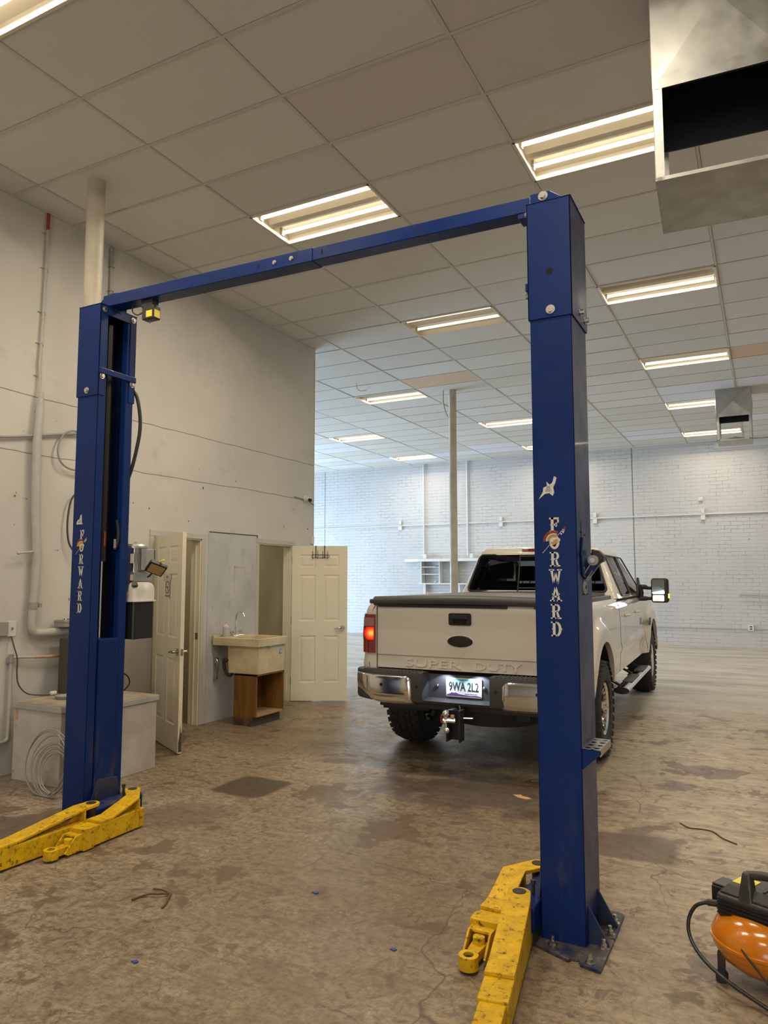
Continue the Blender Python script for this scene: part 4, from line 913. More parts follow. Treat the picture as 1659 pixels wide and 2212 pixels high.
# tailgate
def tgy(x, z):
    y = -1.200+.012*(x/.76)**2
    if z > 1.30: y += .03*((z-1.30)/.06)**2*.5
    if z < .935: y += .010
    if z > 1.10 and z < 1.30: y += .003
    return y
tg = MB(); zs = [.826, .86, .90, .929, .932, .938, .941, 1.0, 1.1, 1.2, 1.28, 1.32, 1.345, 1.360]; nx = 40
vs = [((-.758+1.516*i/nx), tgy(-.758+1.516*i/nx, z)+(.0 if z != .932 else .004), z) for z in zs for i in range(nx+1)]
tg.add(vs, [(j*(nx+1)+i, j*(nx+1)+i+1, (j+1)*(nx+1)+i+1, (j+1)*(nx+1)+i) for j in range(len(zs)-1) for i in range(nx)])
tg.box(-.757, .757, -1.15, -1.14, .826, 1.36)
tg.add([(-.758, -1.17, 1.36), (.758, -1.17, 1.36), (.758, -1.12, 1.364), (-.758, -1.12, 1.364)], [(0, 1, 2, 3)])
for s in (-1, 1): tg.add([(s*.758, -1.188, .826), (s*.758, -1.14, .826), (s*.758, -1.14, 1.36), (s*.758, -1.17, 1.36)], [(0, 1, 2, 3)])
tg.add([(-.758, -1.18, .826), (.758, -1.18, .826), (.758, -1.14, .826), (-.758, -1.14, .826)], [(0, 1, 2, 3)])
tgo = part(tg, 'tailgate', M['paint'], smooth=True, autos=30, **TP)
a = MB(); a.box(-.768, .768, -1.135, -1.12, .76, 1.35); part(a, 'tailgate_gap', M['blackhole'], **TP)
for wd_, xa_, xb_ in (('SUPER', -.496, .004), ('DUTY', .119, .508)):
    m_ = text_mb(wd_, .090, .020, Matrix.Identity(4), 1.0, bold=.001)
    xs_ = [v[0] for v in m_.v]; k_ = (xb_-xa_)/(max(xs_)-min(xs_))
    m_.v = [(xa_+(v[0]-min(xs_))*k_, v[1], v[2]) for v in m_.v]
    m_.v = [(v[0], -1.1900+.012*(v[0]/.76)**2-v[2], .874+v[1]) for v in m_.v]
    part(m_, 'embossed_lettering', M['paint'], tgo, local=True, bevel=.0028)
def ell(cx, cz, rx, rz, y0, y1, n=36, dome=0):
    m = MB(); vs = [(cx+rx*cos(2*pi*k/n), y0, cz+rz*sin(2*pi*k/n)) for k in range(n)]+[(cx+rx*.93*cos(2*pi*k/n), y1, cz+rz*.88*sin(2*pi*k/n)) for k in range(n)]+[(cx, y1-dome, cz)]
    m.add(vs, [(k, (k+1) % n, n+(k+1) % n, n+k) for k in range(n)]+[(n+k, n+(k+1) % n, 2*n) for k in range(n)]); return m
part(ell(0, 1.070, .122, .056, -1.198, -1.204), 'oval_bezel', M['paint'], tgo, local=True, smooth=True)
part(ell(0, 1.070, .110, .047, -1.204, -1.211, dome=.003), 'oval_badge', M['black'], tgo, local=True, smooth=True)
def rr(cx, cz, hx, hz, r, n=5):
    out = []
    for q, (sx, sz) in enumerate(((1, 1), (-1, 1), (-1, -1), (1, -1))):
        for i in range(n+1):
            an = (q*90+90*i/n)*pi/180; out.append((cx+sx*(hx-r)+r*cos(an), cz+sz*(hz-r)+r*sin(an)))
    return out
XZ = lambda p, q, d: (p, d, q)
a = MB(); a.prism(rr(0, 1.250, .098, .050, .018), -1.195, -1.209, XZ); hb = part(a, 'tailgate_handle_bezel', M['black'], tgo, local=True, bevel=.003)
a = MB(); a.prism(rr(0, 1.238, .060, .026, .012), -1.2092, -1.2098, XZ); part(a, 'handle_recess', M['blackhole'], tgo, local=True)
a = MB(); a.prism(rr(0, 1.268, .078, .016, .008), -1.209, -1.222, XZ); a.cyl((.068, -1.209, 1.225), (.068, -1.213, 1.225), .009, 16); part(a, 'tailgate_handle', M['black'], tgo, local=True, bevel=.003)
a = MB(); a.box(-.745, .40, -1.205, -1.13, 1.342, 1.366); part(a, 'cover_rear_seal', M['black'], bevel=.004, **TP)
a = MB(); a.box(.615, .645, -1.203, -1.19, 1.345, 1.356); part(a, 'gate_stop', M['black'], **TP)
# rolled soft tonneau cover
cv = MB()
def cvz(x): return 1.408+.016*(1-(x/.80)**2)+.012*(x/.8 if x > 0 else 0)*0
prof = [(-1.13, -.055), (-1.215, -.055), (-1.232, -.035), (-1.236, -.012), (-1.222, .012), (-1.19, .022), (-1.14, .018), (-1.0, .018), (0, .018), (1.18, .018), (1.20, .0), (1.20, -.05)]
nx = 32
vs = [(x, y+.02*(x/.8)**2*(1 if y < -1 else 0), cvz(x)+z) for (y, z) in prof for x in [(-.79+1.58*i/nx) for i in range(nx+1)]]
cv.add(vs, [(j*(nx+1)+i, j*(nx+1)+i+1, (j+1)*(nx+1)+i+1, (j+1)*(nx+1)+i) for j in range(len(prof)-1) for i in range(nx)])
for s in (-1, 1):
    k = 0 if s < 0 else nx
    cv.add([vs[j*(nx+1)+k] for j in range(len(prof))], [tuple(range(len(prof)))])
part(cv, 'tonneau_cover', M['vinyl'], smooth=True, autos=50, **TP)
a = MB()
for s in (-1, 1): a.box(min(s*.79, s*.855), max(s*.79, s*.855), -1.16, 1.19, 1.366, 1.405)
part(a, 'cover_side_rails', M['vinyl'], bevel=.01, **TP)
# tail lamps wrapping round the rear corners
def lamp(s, z0, z1, off, mat, name, lo=0.0, hi=1.0, par=None):
    m = MB(); N = 14
    def S(u, v):
        u = lo+(hi-lo)*u; z = z0+(z1-z0)*v
        if u < .5:
            t = u/.5; return (s*(.772+(sideX(-1.185, z)-.772)*t+off*t*.6), -1.194-off+.006*t, z)
        t = (u-.5)/.5; y = -1.185+t*.165; return (s*(sideX(y, z)+off), y-off*(1-t), z)
    m.grid(N, 10, S); return part(m, name, mat, par or truck, local=True, smooth=True, solid=0)
for s in (-1, 1):
    L = lamp(s, .945, 1.275, .012, M['taillens'], 'tail_lamp')
    a = MB(); a.grid(6, 1, lambda u, v: (s*(.772+.07*u), -1.19-.016*v, .945)); a.grid(6, 1, lambda u, v: (s*(.772+.07*u), -1.19-.016*v, 1.275)); part(a, 'lamp_edge', M['taillens'], L, local=True)
    lamp(s, 1.175, 1.245, .0135, M['tailclear'], 'reverse_lamp', .1, .95, L)
    if s < 0:
        lamp(s, 1.055, 1.165, .0135, M['tailglow'], 'lit_brake_lamp', .12, .98, L)
# rear step bumper
def bplan(x): ax = abs(x); return -1.335+.035*(ax/.8)**2+(.0 if ax < .78 else .9*(ax-.78)**1.3)
def brow(x0, x1, zr, n, off=0):
    m = MB(); vs = [(x0+(x1-x0)*i/n, bplan(x0+(x1-x0)*i/n)+off+dy, z) for (z, dy) in zr for i in range(n+1)]
    m.add(vs, [(j*(n+1)+i, j*(n+1)+i+1, (j+1)*(n+1)+i+1, (j+1)*(n+1)+i) for j in range(len(zr)-1) for i in range(n)]); return m
bp = MB()
pr = [(.80, .19), (.812, .13), (.815, .03), (.808, .004), (.79, .0), (.60, .0), (.575, .012), (.560, .04), (.560, .13)]
for x0, x1 in ((-.945, -.285), (.285, .945)):
    k = brow(x0, x1, pr, 26); bp.add(k.v, k.f)
k = brow(-.285, .285, [(.795, .16), (.795, .145), (.605, .145), (.595, .0), (.575, .012), (.560, .04), (.560, .13)], 6); bp.add(k.v, k.f)
for x in (-.285, .285): bp.add([(x, bplan(x), .60), (x, bplan(x)+.15, .60), (x, bplan(x)+.15, .81), (x, bplan(x)+.004, .808)], [(0, 1, 2, 3)])
bmp = part(bp, 'rear_bumper', M['plasticgrey'], smooth=True, autos=35, **TP)
for s in (-1, 1):   # ribbed step pads
    a = MB()
    for k in range(16):
        x = s*(.33+k*.034); a.box(min(x, x+s*.018), max(x, x+s*.018), bplan(x)+.012, bplan(x)+.15, .812, .818)
    part(a, 'step_tread', M['plasticgrey'], bmp, local=True, bevel=.002)
    ch = MB(); xa, xb = s*.375, s*.94; N = 24
    zr = [(.785, .022), (.780, -.006), (.768, -.012), (.63, -.012), (.585, -.006), (.560, .012), (.545, .05)]
    vs = []
    for (z, dy) in zr:
        for i in range(N+1):
            t = i/N; x = xa+(xb-xa)*t
            zz = z
            lift_ = .075*sm((abs(x)-.70)/.24) if z < .70 else 0
            drop = .035*(1-sm(t/.10)) if z > .70 else 0
            vs.append((x, bplan(x)+dy+(.02*(1-sm(t/.05)) if True else 0), zz+lift_-drop))
    ch.add(vs, [(j*(N+1)+i, j*(N+1)+i+1, (j+1)*(N+1)+i+1, (j+1)*(N+1)+i) for j in range(len(zr)-1) for i in range(N)])
    part(ch, 'chrome_bumper_end', M['chrome'], bmp, local=True, smooth=True, autos=60)
    a = MB(); x = s*.66; a.cyl((x, bplan(x)-.010, .70), (x, bplan(x)-.015, .70), .014, 16); x = s*.335; a.cyl((x, bplan(x)+.01, .70), (x, bplan(x)-.003, .70), .013, 16); part(a, 'parking_sensor', M['black'], bmp, local=True)
    a = MB(); x = s*.20; a.sph((x, -1.20, .705), .014, 16); part(a, 'plate_lamp', M['chrome'], bmp, local=True, smooth=True)
# licence plate
pz, px, py = .700, .03, -1.205
m_pl = mk('plate_gradient', (.5, .7, .75), .35); n_ = NB(m_pl); tc = nd(n_.nt, 'ShaderNodeTexCoord'); xx, yy, zz = n_.xyz(tc.outputs['Object'])
cc = n_.mix(n_.ramp(zz, pz-.04, pz+.065), (.72, .66, .62), (.20, .50, .58)); n_.col(cc)
a = MB(); a.prism(rr(px, pz, .1525, .076, .012), py, py-.002, XZ); lp = part(a, 'licence_plate', M['whiteplastic'], **TP)
a = MB(); a.prism(rr(px, pz, .1475, .071, .010), py-.002, py-.0028, XZ); part(a, 'plate_face', m_pl, lp, local=True)
part(text_mb('9WA 2L2', .098, .002, Matrix.Translation((px, py-.004, pz+.004)) @ Matrix.Rotation(radians(90), 4, 'X'), .66, bold=.0012), 'plate_number', M['ink'], lp, local=True)
m_pu = mk('plate_purple', (.10, .05, .22), .5)
a = MB(); a.prism([(px-.146, pz-.060), (px-.120, pz-.052), (px-.105, pz-.041), (px-.085, pz-.045), (px-.07, pz-.041), (px-.045, pz-.052), (px-.01, pz-.056), (px+.06, pz-.062), (px+.10, pz-.058), (px+.146, pz-.064), (px+.146, pz-.070), (px-.146, pz-.070)], py-.0029, py-.0032, XZ); part(a, 'plate_mountains', m_pu, lp, local=True)
part(text_mb('GRAND CANYON STATE', .0115, .0006, Matrix.Translation((px+.062, py-.0034, pz-.050)) @ Matrix.Rotation(radians(90), 4, 'X'), .8), 'plate_motto', M['ink'], lp, local=True)
part(text_mb('ARIZONA', .0135, .0006, Matrix.Translation((px, py-.0034, pz+.060)) @ Matrix.Rotation(radians(90), 4, 'X'), 1.3), 'plate_state', M['ink'], lp, local=True)
# hitch with triple ball mount
a = MB(); a.box(-.04, .04, -1.30, -.9, .505, .575); a.box(-.75, .75, -1.16, -1.08, .50, .575); ht = part(a, 'hitch_receiver', M['darksteel'], bevel=.005, **TP)
a = MB(); a.box(-.022, .022, -1.44, -1.2, .515, .560); a.box(-.018, -.006, -1.50, -1.39, .325, .555); a.box(.085, .097, -1.50, -1.39, .325, .565); a.box(-.018, .097, -1.40, -1.39, .325, .555); part(a, 'ball_mount', M['black'], ht, local=True, bevel=.003)
a = MB(); a.sph((-.005, -1.53, .545), .029, 20); a.cyl((-.005, -1.53, .50), (-.005, -1.53, .53), .014, 12); a.cyl((-.03, -1.53, .495), (.06, -1.50, .49), .020, 14); a.sph((-.012, -1.53, .480), .017, 16); a.cyl((-.005, -1.53, .44), (-.005, -1.53, .48), .010, 12); a.sph((.002, -1.53, .42), .025, 20)
part(a, 'hitch_balls', M['chrome'], ht, local=True, smooth=True)
a = MB(); a.tube([(-.02, -1.47, .525), (-.055, -1.48, .52), (-.062, -1.48, .49), (-.055, -1.48, .465), (-.02, -1.47, .462)], .009, 10, 4); part(a, 'red_hook', M['red'], ht, local=True, smooth=True)
a = MB(); a.box(.03, .055, -1.52, -1.50, .515, .535); part(a, 'orange_tag', M['tan'], ht, local=True)
a = MB(); a.cyl((.10, -1.42, .50), (.17, -1.40, .50), .007, 10); a.cyl((.09, -1.46, .55), (.085, -1.47, .60), .004, 8); part(a, 'hitch_pin', M['zinc'], ht, local=True)
# underside
a = MB(); a.lathe([(.20, .36), (.30, .345), (.385, .36), (.41, .42), (.41, .54), (.385, .60), (.20, .60)], (.12, -.60, 0), seg=36, close=True); part(a, 'spare_tire', M['rubber'], smooth=True, **TP)
a = MB()
for s in (-1, 1): a.box(s*.45-.04, s*.45+.04, -1.1, 4.9, .52, .68)
a.box(-.45, .45, 1.0, 1.1, .55, .66); a.box(-.45, .45, 3.0, 3.1, .55, .66); a.box(-.85, .85, -1.05, 1.2, .645, .66); a.box(-.80, .80, 1.25, 3.6, .58, .62)
part(a, 'chassis_frame', M['black'], **TP)
a = MB(); a.cyl((-.80, RA, .435), (.80, RA, .435), .055, 16); a.sph((0, RA, .435), .15, 20); a.cyl((-.8, FA, .435), (.8, FA, .435), .05, 16); a.box(.44, .50, -.80, -.70, .44, .60); a.box(-.50, -.44, -.80, -.70, .44, .60)
part(a, 'axles', M['black'], smooth=True, **TP)
a = MB(); a.box(.40, .52, -1.02, -.86, .42, .56); a.box(-.52, -.40, -1.02, -.86, .48, .60); part(a, 'spring_hanger', M['black'], bevel=.01, **TP)
# wheels
def wheel(x, y, s, steer=0):
    R = Matrix.Translation((x, y, TR)) @ Matrix.Rotation(steer, 4, 'Z')
    w2 = .150
    t = MB(); pf = [(.235, -w2+.03), (.25, -w2+.005), (.30, -w2-.004), (.36, -w2), (.405, -w2+.012), (.422, -w2+.03), (.424, 0), (.422, w2-.03), (.405, w2-.012), (.36, w2), (.30, w2+.004), (.25, w2-.005), (.235, w2-.03)]
    t.lathe(pf, (0, 0, 0), (1, 0, 0), 56, close=True)
    for k in range(34):   # tread blocks
        an = 2*pi*k/34
        for row, (x0, x1, dth) in enumerate(((-.158, -.098, 0), (-.086, -.040, .5), (-.030, .030, .2), (.040, .086, .7), (.098, .158, .35))):
            A = an+2*pi/34*dth; hw_ = 2*pi/34*.34; sk = .03*(1 if row % 2 else -1)
            r0, r1 = .405, TR if abs((x0+x1)/2) < .09 else TR-.008
            if row in (0, 4): pass
            vs = []
            for (r_) in (r0, r1):
                for (xx, aa) in ((x0, A-hw_+sk), (x1, A-hw_-sk), (x1, A+hw_-sk), (x0, A+hw_+sk)):
                    rr_ = r_-(.018 if (row in (0, 4) and ((xx == x0 and row == 0) or (xx == x1 and row == 4)) and r_ == r1) else 0)
                    vs.append((xx, rr_*sin(aa), rr_*cos(aa)))
            t.add(vs, [(0, 3, 2, 1), (4, 5, 6, 7), (0, 1, 5, 4), (1, 2, 6, 5), (2, 3, 7, 6), (3, 0, 4, 7)])
    t.xf(R); wo = part(t, 'tire', M['rubber'], smooth=True, autos=30, **TP)
    r = MB(); r.lathe([(.235, -.12), (.238, .0), (.238, .12), (.225, .135), (.205, .12), (.20, .03), (.20, -.10)], (0, 0, 0), (s, 0, 0), 40, close=True)
    r.lathe([(.0, .085), (.045, .085), (.055, .07), (.075, .062), (.09, .05), (.0, .05)], (0, 0, 0), (s, 0, 0), 24)
    for k in range(8):
        an = 2*pi*k/8; u = Vector((0, sin(an), cos(an))); v = Vector((0, cos(an), -sin(an)))
        b = []
        for (rr_, hw_, xo) in ((.05, .022, .05), (.215, .030, .09)):
            for dx in (-.025, .012): b += [u*rr_-v*hw_+Vector((s*(xo+dx), 0, 0)), u*rr_+v*hw_+Vector((s*(xo+dx), 0, 0))]
        r.add(b, [(0, 1, 3, 2), (4, 6, 7, 5), (0, 2, 6, 4), (1, 5, 7, 3), (0, 4, 5, 1), (2, 3, 7, 6)])
        r.cyl(u*.068+Vector((s*.05, 0, 0)), u*.068+Vector((s*.085, 0, 0)), .009, 6)
    r.xf(R); part(r, 'wheel_rim', M['chrome'], wo, local=True, smooth=True, autos=30)
    d = MB(); d.cyl((-.02*s, 0, 0), (.02*s, 0, 0), .175, 28); d.xf(R); part(d, 'brake_disc', M['darksteel'], wo, local=True)
for s in (-1, 1):
    wheel(s*.832, RA, s); wheel(s*.820, FA, s)
# cab lower body, doors, front fenders
def panel(y0, y1, name, par=None, zt=1.37, n=24, rnd=True):
    out = []
    for s in (-1, 1):
        out.append(part(skin(y0, y1, zt, n, s), name, M['paint'], par or truck, local=True, smooth=True, autos=35))
    return out
cb = MB()
for s in (-1, 1): k = skin(1.25, 1.588, 1.37, 8, s); cb.add(k.v, k.f)
cb.grid(20, 8, lambda u, v: ((-1+2*u)*(interp(HW, .62+.75*v)-.004), 1.25+.0*u, .62+.75*v))
cabo = part(cb, 'cab_body', M['paint'], smooth=True, autos=35, **TP)
rd = panel(1.594, 2.536, 'rear_door'); fd = panel(2.542, 3.482, 'front_door'); ff = panel(3.488, 5.10, 'front_fender', zt=lambda y: 1.37-.05*max(0, (y-3.6)/1.5), n=60)
a = MB()
for s in (-1, 1):
    a.box(min(s*.875, s*.90), max(s*.875, s*.90), 1.26, 3.55, .62, 1.355)
part(a, 'door_shut_void', M['blackhole'], **TP)
for s, ps in ((-1, 0), (1, 1)):
    for yy, P_ in ((1.72, rd), (2.66, fd)):
        a = MB(); X = s*(sideX(yy, 1.18)+.002)
        a.tube([(X, yy-.09, 1.175), (X+s*.035, yy-.07, 1.178), (X+s*.042, yy, 1.18), (X+s*.035, yy+.07, 1.182), (X, yy+.09, 1.182)], .013, 10, 4)
        part(a, 'door_handle', M['paint'], P_[ps], local=True, smooth=True)
    a = MB(); X = s*(sideX(3.75, 1.0)+.002); a.box(min(X, X+s*.008), max(X, X+s*.008), 3.56, 3.72, .96, 1.06); part(a, 'fender_badge', M['black'], ff[ps], local=True, bevel=.003)
# hood and nose
a = MB(); a.grid(20, 16, lambda u, v: ((-1+2*u)*(.86-.10*v*v), 3.72+1.38*v, 1.372+.05*(1-(2*u-1)**4)*(1-.6*v)-.055*v-.10*max(0, v-.85)/.15))
part(a, 'hood', M['paint'], smooth=True, **TP)
a = MB(); a.grid(24, 8, lambda u, v: ((-1+2*u)*.78, 5.12+.05*(1-(2*u-1)**2)-.03*v, .74+.50*v)); gr = part(a, 'grille', M['chrome'], smooth=True, **TP)
for s in (-1, 1):
    a = MB(); a.prism(rr(s*.70, 1.0, .14, .14, .03), 5.08, 5.15, XZ); part(a, 'headlamp', M['whiteplastic'], bevel=.01, **TP)
a = MB(); a.prism([(-.97, 4.98), (-.90, 5.16), (-.5, 5.25), (.5, 5.25), (.90, 5.16), (.97, 4.98), (.88, 4.98), (-.88, 4.98)], .50, .74, lambda p, q, d: (p, q, d)); part(a, 'front_bumper', M['chrome'], bevel=.02, **TP)
# greenhouse shell as rings
ZB, ZT = 1.368, 1.900
def gh(t):   # half width, rear y, front y at height fraction t
    return .905-.215*t-.0*t*t, 1.25+.16*t, 3.80-.86*t
LV = [ZB+(ZT-ZB)*k/26 for k in range(27)]
roof = [(1.922, .018), (1.938, .05), (1.950, .12), (1.957, .25), (1.962, .45)]
NR, NC, NS, NF = 64, 6, 96, 24
def ringpts(z, inset=0):
    t = min(1, (z-ZB)/(ZT-ZB)); w, yr, yf = gh(t); w -= inset; yr += inset; yf -= inset
    r = .085; rf = .16; pts = []
    for i in range(NR): x = -(w-r)+2*(w-r)*i/NR; pts.append((x, yr+.020*(1-0)*((x/w)**2)*2, z))
    yo = yr+.020*2*((w-r)/w)**2
    for i in range(NC): an = -pi/2+pi/2*i/NC; pts.append((w-r+r*cos(an), yo+r+r*sin(an), z))
    for i in range(NS): y = (yo+r)+((yf-rf)-(yo+r))*i/NS; pts.append((w-.02*max(0, (y-2.6))*.5, y, z))
    xe = w-.02*max(0, (yf-rf-2.6))*.5
    for i in range(NC): an = pi/2*i/NC; pts.append((xe-rf+rf*cos(an), yf-rf+rf*sin(an), z))
    for i in range(NF): x = (xe-rf)-2*(xe-rf)*i/NF; pts.append((x, yf+.03*(1-(x/w)**2), z))
    for i in range(NC): an = pi/2+pi/2*i/NC; pts.append((-xe+rf+rf*cos(an), yf-rf+rf*sin(an), z))
    for i in range(NS): y = (yf-rf)-((yf-rf)-(yo+r))*i/NS; pts.append((-(w-.02*max(0, (y-2.6))*.5), y, z))
    for i in range(NC): an = pi+pi/2*i/NC; pts.append((-(w-r)+r*cos(an), yo+r+r*sin(an), z))
    return pts
rings = [ringpts(z) for z in LV]+[ringpts(z, ins) for z, ins in roof]
Lr = len(rings[0])
def in_rr(p, q, x0, x1, z0, z1, r):
    cx = min(max(p, x0+r), x1-r); cz = min(max(q, z0+r), z1-r); return (p-cx)**2+(q-cz)**2 <= r*r+1e-9
def rear_in(x, z):
    w = .800-.13*(z-1.44)/.42; return in_rr(x/w, (z-1.440)/.42, -1, 1, 0, 1, .0) and in_rr(x, z, -w, w, 1.440, 1.860, .055)
def fside(y): return y
def side_in(y, z):
    sh = .18*(z-1.39)/.46
    if in_rr(y-sh*.35, z, 1.66, 2.42, 1.392, 1.852, .045): return 'r'
    yl = 3.66-(z-1.39)*1.30
    if 2.555 <= y <= yl and 1.392 <= z <= 1.852: return 'f'
    return None
shell = MB(); shell.v = [p for r_ in rings for p in r_]
G = {'rear': [], 'side': [], 'ws': []}
for i in range(len(rings)-1):
    for k in range(Lr):
        f = (i*Lr+k, i*Lr+(k+1) % Lr, (i+1)*Lr+(k+1) % Lr, (i+1)*Lr+k)
        c = [sum(shell.v[q][e] for q in f)/4 for e in range(3)]
        tgt = None
        if i < 26:
            if c[1] < 1.62 and abs(c[0]) < .84 and rear_in(c[0], c[2]): tgt = 'rear'
            elif 1.6 < c[1] < gh((c[2]-ZB)/(ZT-ZB))[2]-.20 and abs(c[0]) > .6 and side_in(c[1], c[2]): tgt = 'side'
            elif c[1] > gh((c[2]-ZB)/(ZT-ZB))[2]-.09 and 1.40 < c[2] < 1.875: tgt = 'ws'
        if tgt: G[tgt].append(f)
        else: shell.f.append(f); shell.m.append(0)
shell.f.append(tuple((len(rings)-1)*Lr+k for k in range(Lr))); shell.m.append(0)
part(shell, 'cab_roof', M['paint'], smooth=True, autos=35, **TP)
for key, nm, mt in (('rear', 'rear_window', 'glass'), ('side', 'side_window_glass', 'glassclear'), ('ws', 'windshield', 'glassclear')):
    groups = [G[key]]
    if key == 'side': groups = [[f for f in G[key] if rings[0] and (shell.v[f[0]][0] > 0) == sg and (shell.v[f[0]][1] < 2.5) == rr_] for sg in (True, False) for rr_ in (True, False)]
    for fs in groups:
        m = MB(); used = {}
        F = []
        for f in fs:
            F.append(tuple(used.setdefault(q, len(used)) for q in f))
        m.v = [shell.v[q] for q in used]; m.f = F; m.m = [0]*len(F)
        part(m, nm, M[mt], smooth=True, **TP)
def surf_rear(x, z): t = (z-ZB)/(ZT-ZB); w, yr, yf = gh(t); return (x, yr+.04*(x/w)**2-.003, z)
def surf_side(y, z, s): t = (z-ZB)/(ZT-ZB); w, yr, yf = gh(t); return (s*(w+.003-.02*max(0, y-2.6)*.5), y, z)
a = MB(); pts = []
for (p, q) in rr(0, 1.650, 1.0, .21, .055, 6):
    w = .800-.13*(q-1.44)/.42; ww = .80-.065; pts.append(surf_rear(w*(1-(1-abs(p))*1.0)*(1 if p > 0 else -1) if abs(p) > .9 else p*w, q))
pts.append(pts[0]); pts.append(pts[1]); a.tube(pts, .012, 8); part(a, 'rear_window_seal', M['black'], smooth=True, **TP)
a = MB()
for x in (-.185, .185): a.tube([surf_rear(x, 1.445), surf_rear(x*.97, 1.855)], .010, 8)
a.tube([surf_rear(-.18, 1.475), surf_rear(.18, 1.475)], .008, 8); a.tube([surf_rear(-.18, 1.84), surf_rear(.18, 1.84)], .008, 8)
part(a, 'slider_frame', M['black'], **TP)
for s in (-1, 1):
    a = MB(); loop = [surf_side(y+.18*(z-1.39)/.46*.35, z, s) for (y, z) in rr(2.04, 1.622, .38, .23, .045, 5)]; loop += loop[:2]; a.tube(loop, .009, 8); part(a, 'side_window_seal', M['black'], smooth=True, **TP)
    a = MB(); loop = [surf_side(y, z, s) for (y, z) in ((2.555, 1.40), (2.555, 1.62), (2.56, 1.845), (2.62, 1.852), (3.06, 1.85), (3.10, 1.83), (3.35, 1.62), (3.63, 1.41), (3.60, 1.392), (3.0, 1.392), (2.58, 1.392), (2.555, 1.41))]; a.tube(loop, .009, 8); part(a, 'side_window_seal', M['black'], smooth=True, **TP)
a = MB(); a.prism(rr(0, 1.915, .16, .016, .012), 1.395, 1.455, XZ); hb = part(a, 'high_brake_lamp', M['tailclear'], bevel=.004, **TP)
a = MB(); a.box(-.085, .085, 1.391, 1.396, 1.902, 1.928); part(a, 'brake_lens', M['taillens'], hb, local=True)
# cabin
a = MB(); a.box(-.82, .82, 1.32, 3.6, .70, .80); a.box(-.80, .80, 3.30, 3.62, 1.15, 1.41); a.box(-.82, .82, 1.32, 1.36, .8, 1.42); a.box(-.15, .15, 2.3, 3.3, .8, 1.15); part(a, 'cabin_trim', M['cabin'], bevel=.03, **TP)
for sx in (-.42, .42):
    for yy, nm in ((2.62, 'front_seat'), (1.62, 'rear_seat')):
        a = MB(); a.box(sx-.26, sx+.26, yy-.08, yy+.45, .80, 1.05); st = part(a, nm, M['cabin'], bevel=.05, **TP)
        a = MB(); a.hull8([(sx-.25, yy-.10, 1.0), (sx+.25, yy-.10, 1.0), (sx+.25, yy+.06, 1.0), (sx-.25, yy+.06, 1.0)], [(sx-.20, yy-.22, 1.56), (sx+.20, yy-.22, 1.56), (sx+.20, yy-.12, 1.56), (sx-.20, yy-.12, 1.56)]); part(a, 'seat_back', M['cabin'], st, local=True, bevel=.04)
        a = MB(); a.box(sx-.12, sx+.12, yy-.24, yy-.13, 1.59, 1.78); a.cyl((sx-.05, yy-.18, 1.5), (sx-.05, yy-.18, 1.65), .007, 8); a.cyl((sx+.05, yy-.18, 1.5), (sx+.05, yy-.18, 1.65), .007, 8); part(a, 'headrest', M['cabin'], st, local=True, bevel=.035)
a = MB(); a.lathe([(.165, -.014), (.195, -.014), (.195, .014), (.165, .014)], (-.42, 3.12, 1.28), (0, -1, .45), 28, close=True); part(a, 'steering_wheel', M['cabin'], smooth=True, **TP)
a = MB(); a.box(-.11, .11, 3.12, 3.14, 1.74, 1.80); part(a, 'inner_mirror', M['cabin'], bevel=.01, **TP)
# towing mirrors
for s in (-1, 1):
    cx, cy, cz = s*1.172, 3.22, 1.430
    a = MB(); a.prism([(3.05, 1.37), (3.42, 1.37), (3.22, 1.56), (3.12, 1.60)], s*.895, s*.925, lambda p, q, d: (d, p, q)); mb_ = part(a, 'mirror_sail', M['black'], bevel=.008, **TP)
    a = MB()
    for z0, z1 in ((1.475, 1.46), (1.325, 1.325)):
        a.tube([(s*.905, 3.20, z0), (s*.99, 3.21, z0), (s*1.03, 3.215, z1), (s*1.10, 3.225, z1)], [.034, .032, .022, .022], 12)
    a.tube([(s*.92, 3.19, 1.50), (s*.945, 3.20, 1.40), (s*.93, 3.2, 1.30)], .03, 10); part(a, 'mirror_arm', M['black'], mb_, local=True, smooth=True)
    a = MB(); a.prism(rr(cx, cz, .107, .158, .035, 6), cy-.035, cy+.06, XZ); hd_ = part(a, 'mirror_housing', M['black'], bevel=.02, seg=3, **TP)
    a = MB(); a.prism(rr(cx-s*.018, cz+.045, .076, .092, .014), cy-.036, cy-.0405, XZ); part(a, 'mirror_glass', M['mirrorglass'], hd_, local=True)
    a = MB(); m_ = rr(cx-s*.018, cz-.100, .070, .040, .014); a.prism(m_, cy-.036, cy-.0405, XZ); part(a, 'convex_mirror', M['chrome'], hd_, local=True)
    a = MB(); a.prism(rr(cx+s*.104, cz-.07, .009, .028, .006), cy-.03, cy+.03, XZ); part(a, 'marker_lamp', M['amber'] if s > 0 else M['tan'], hd_, local=True, bevel=.004)
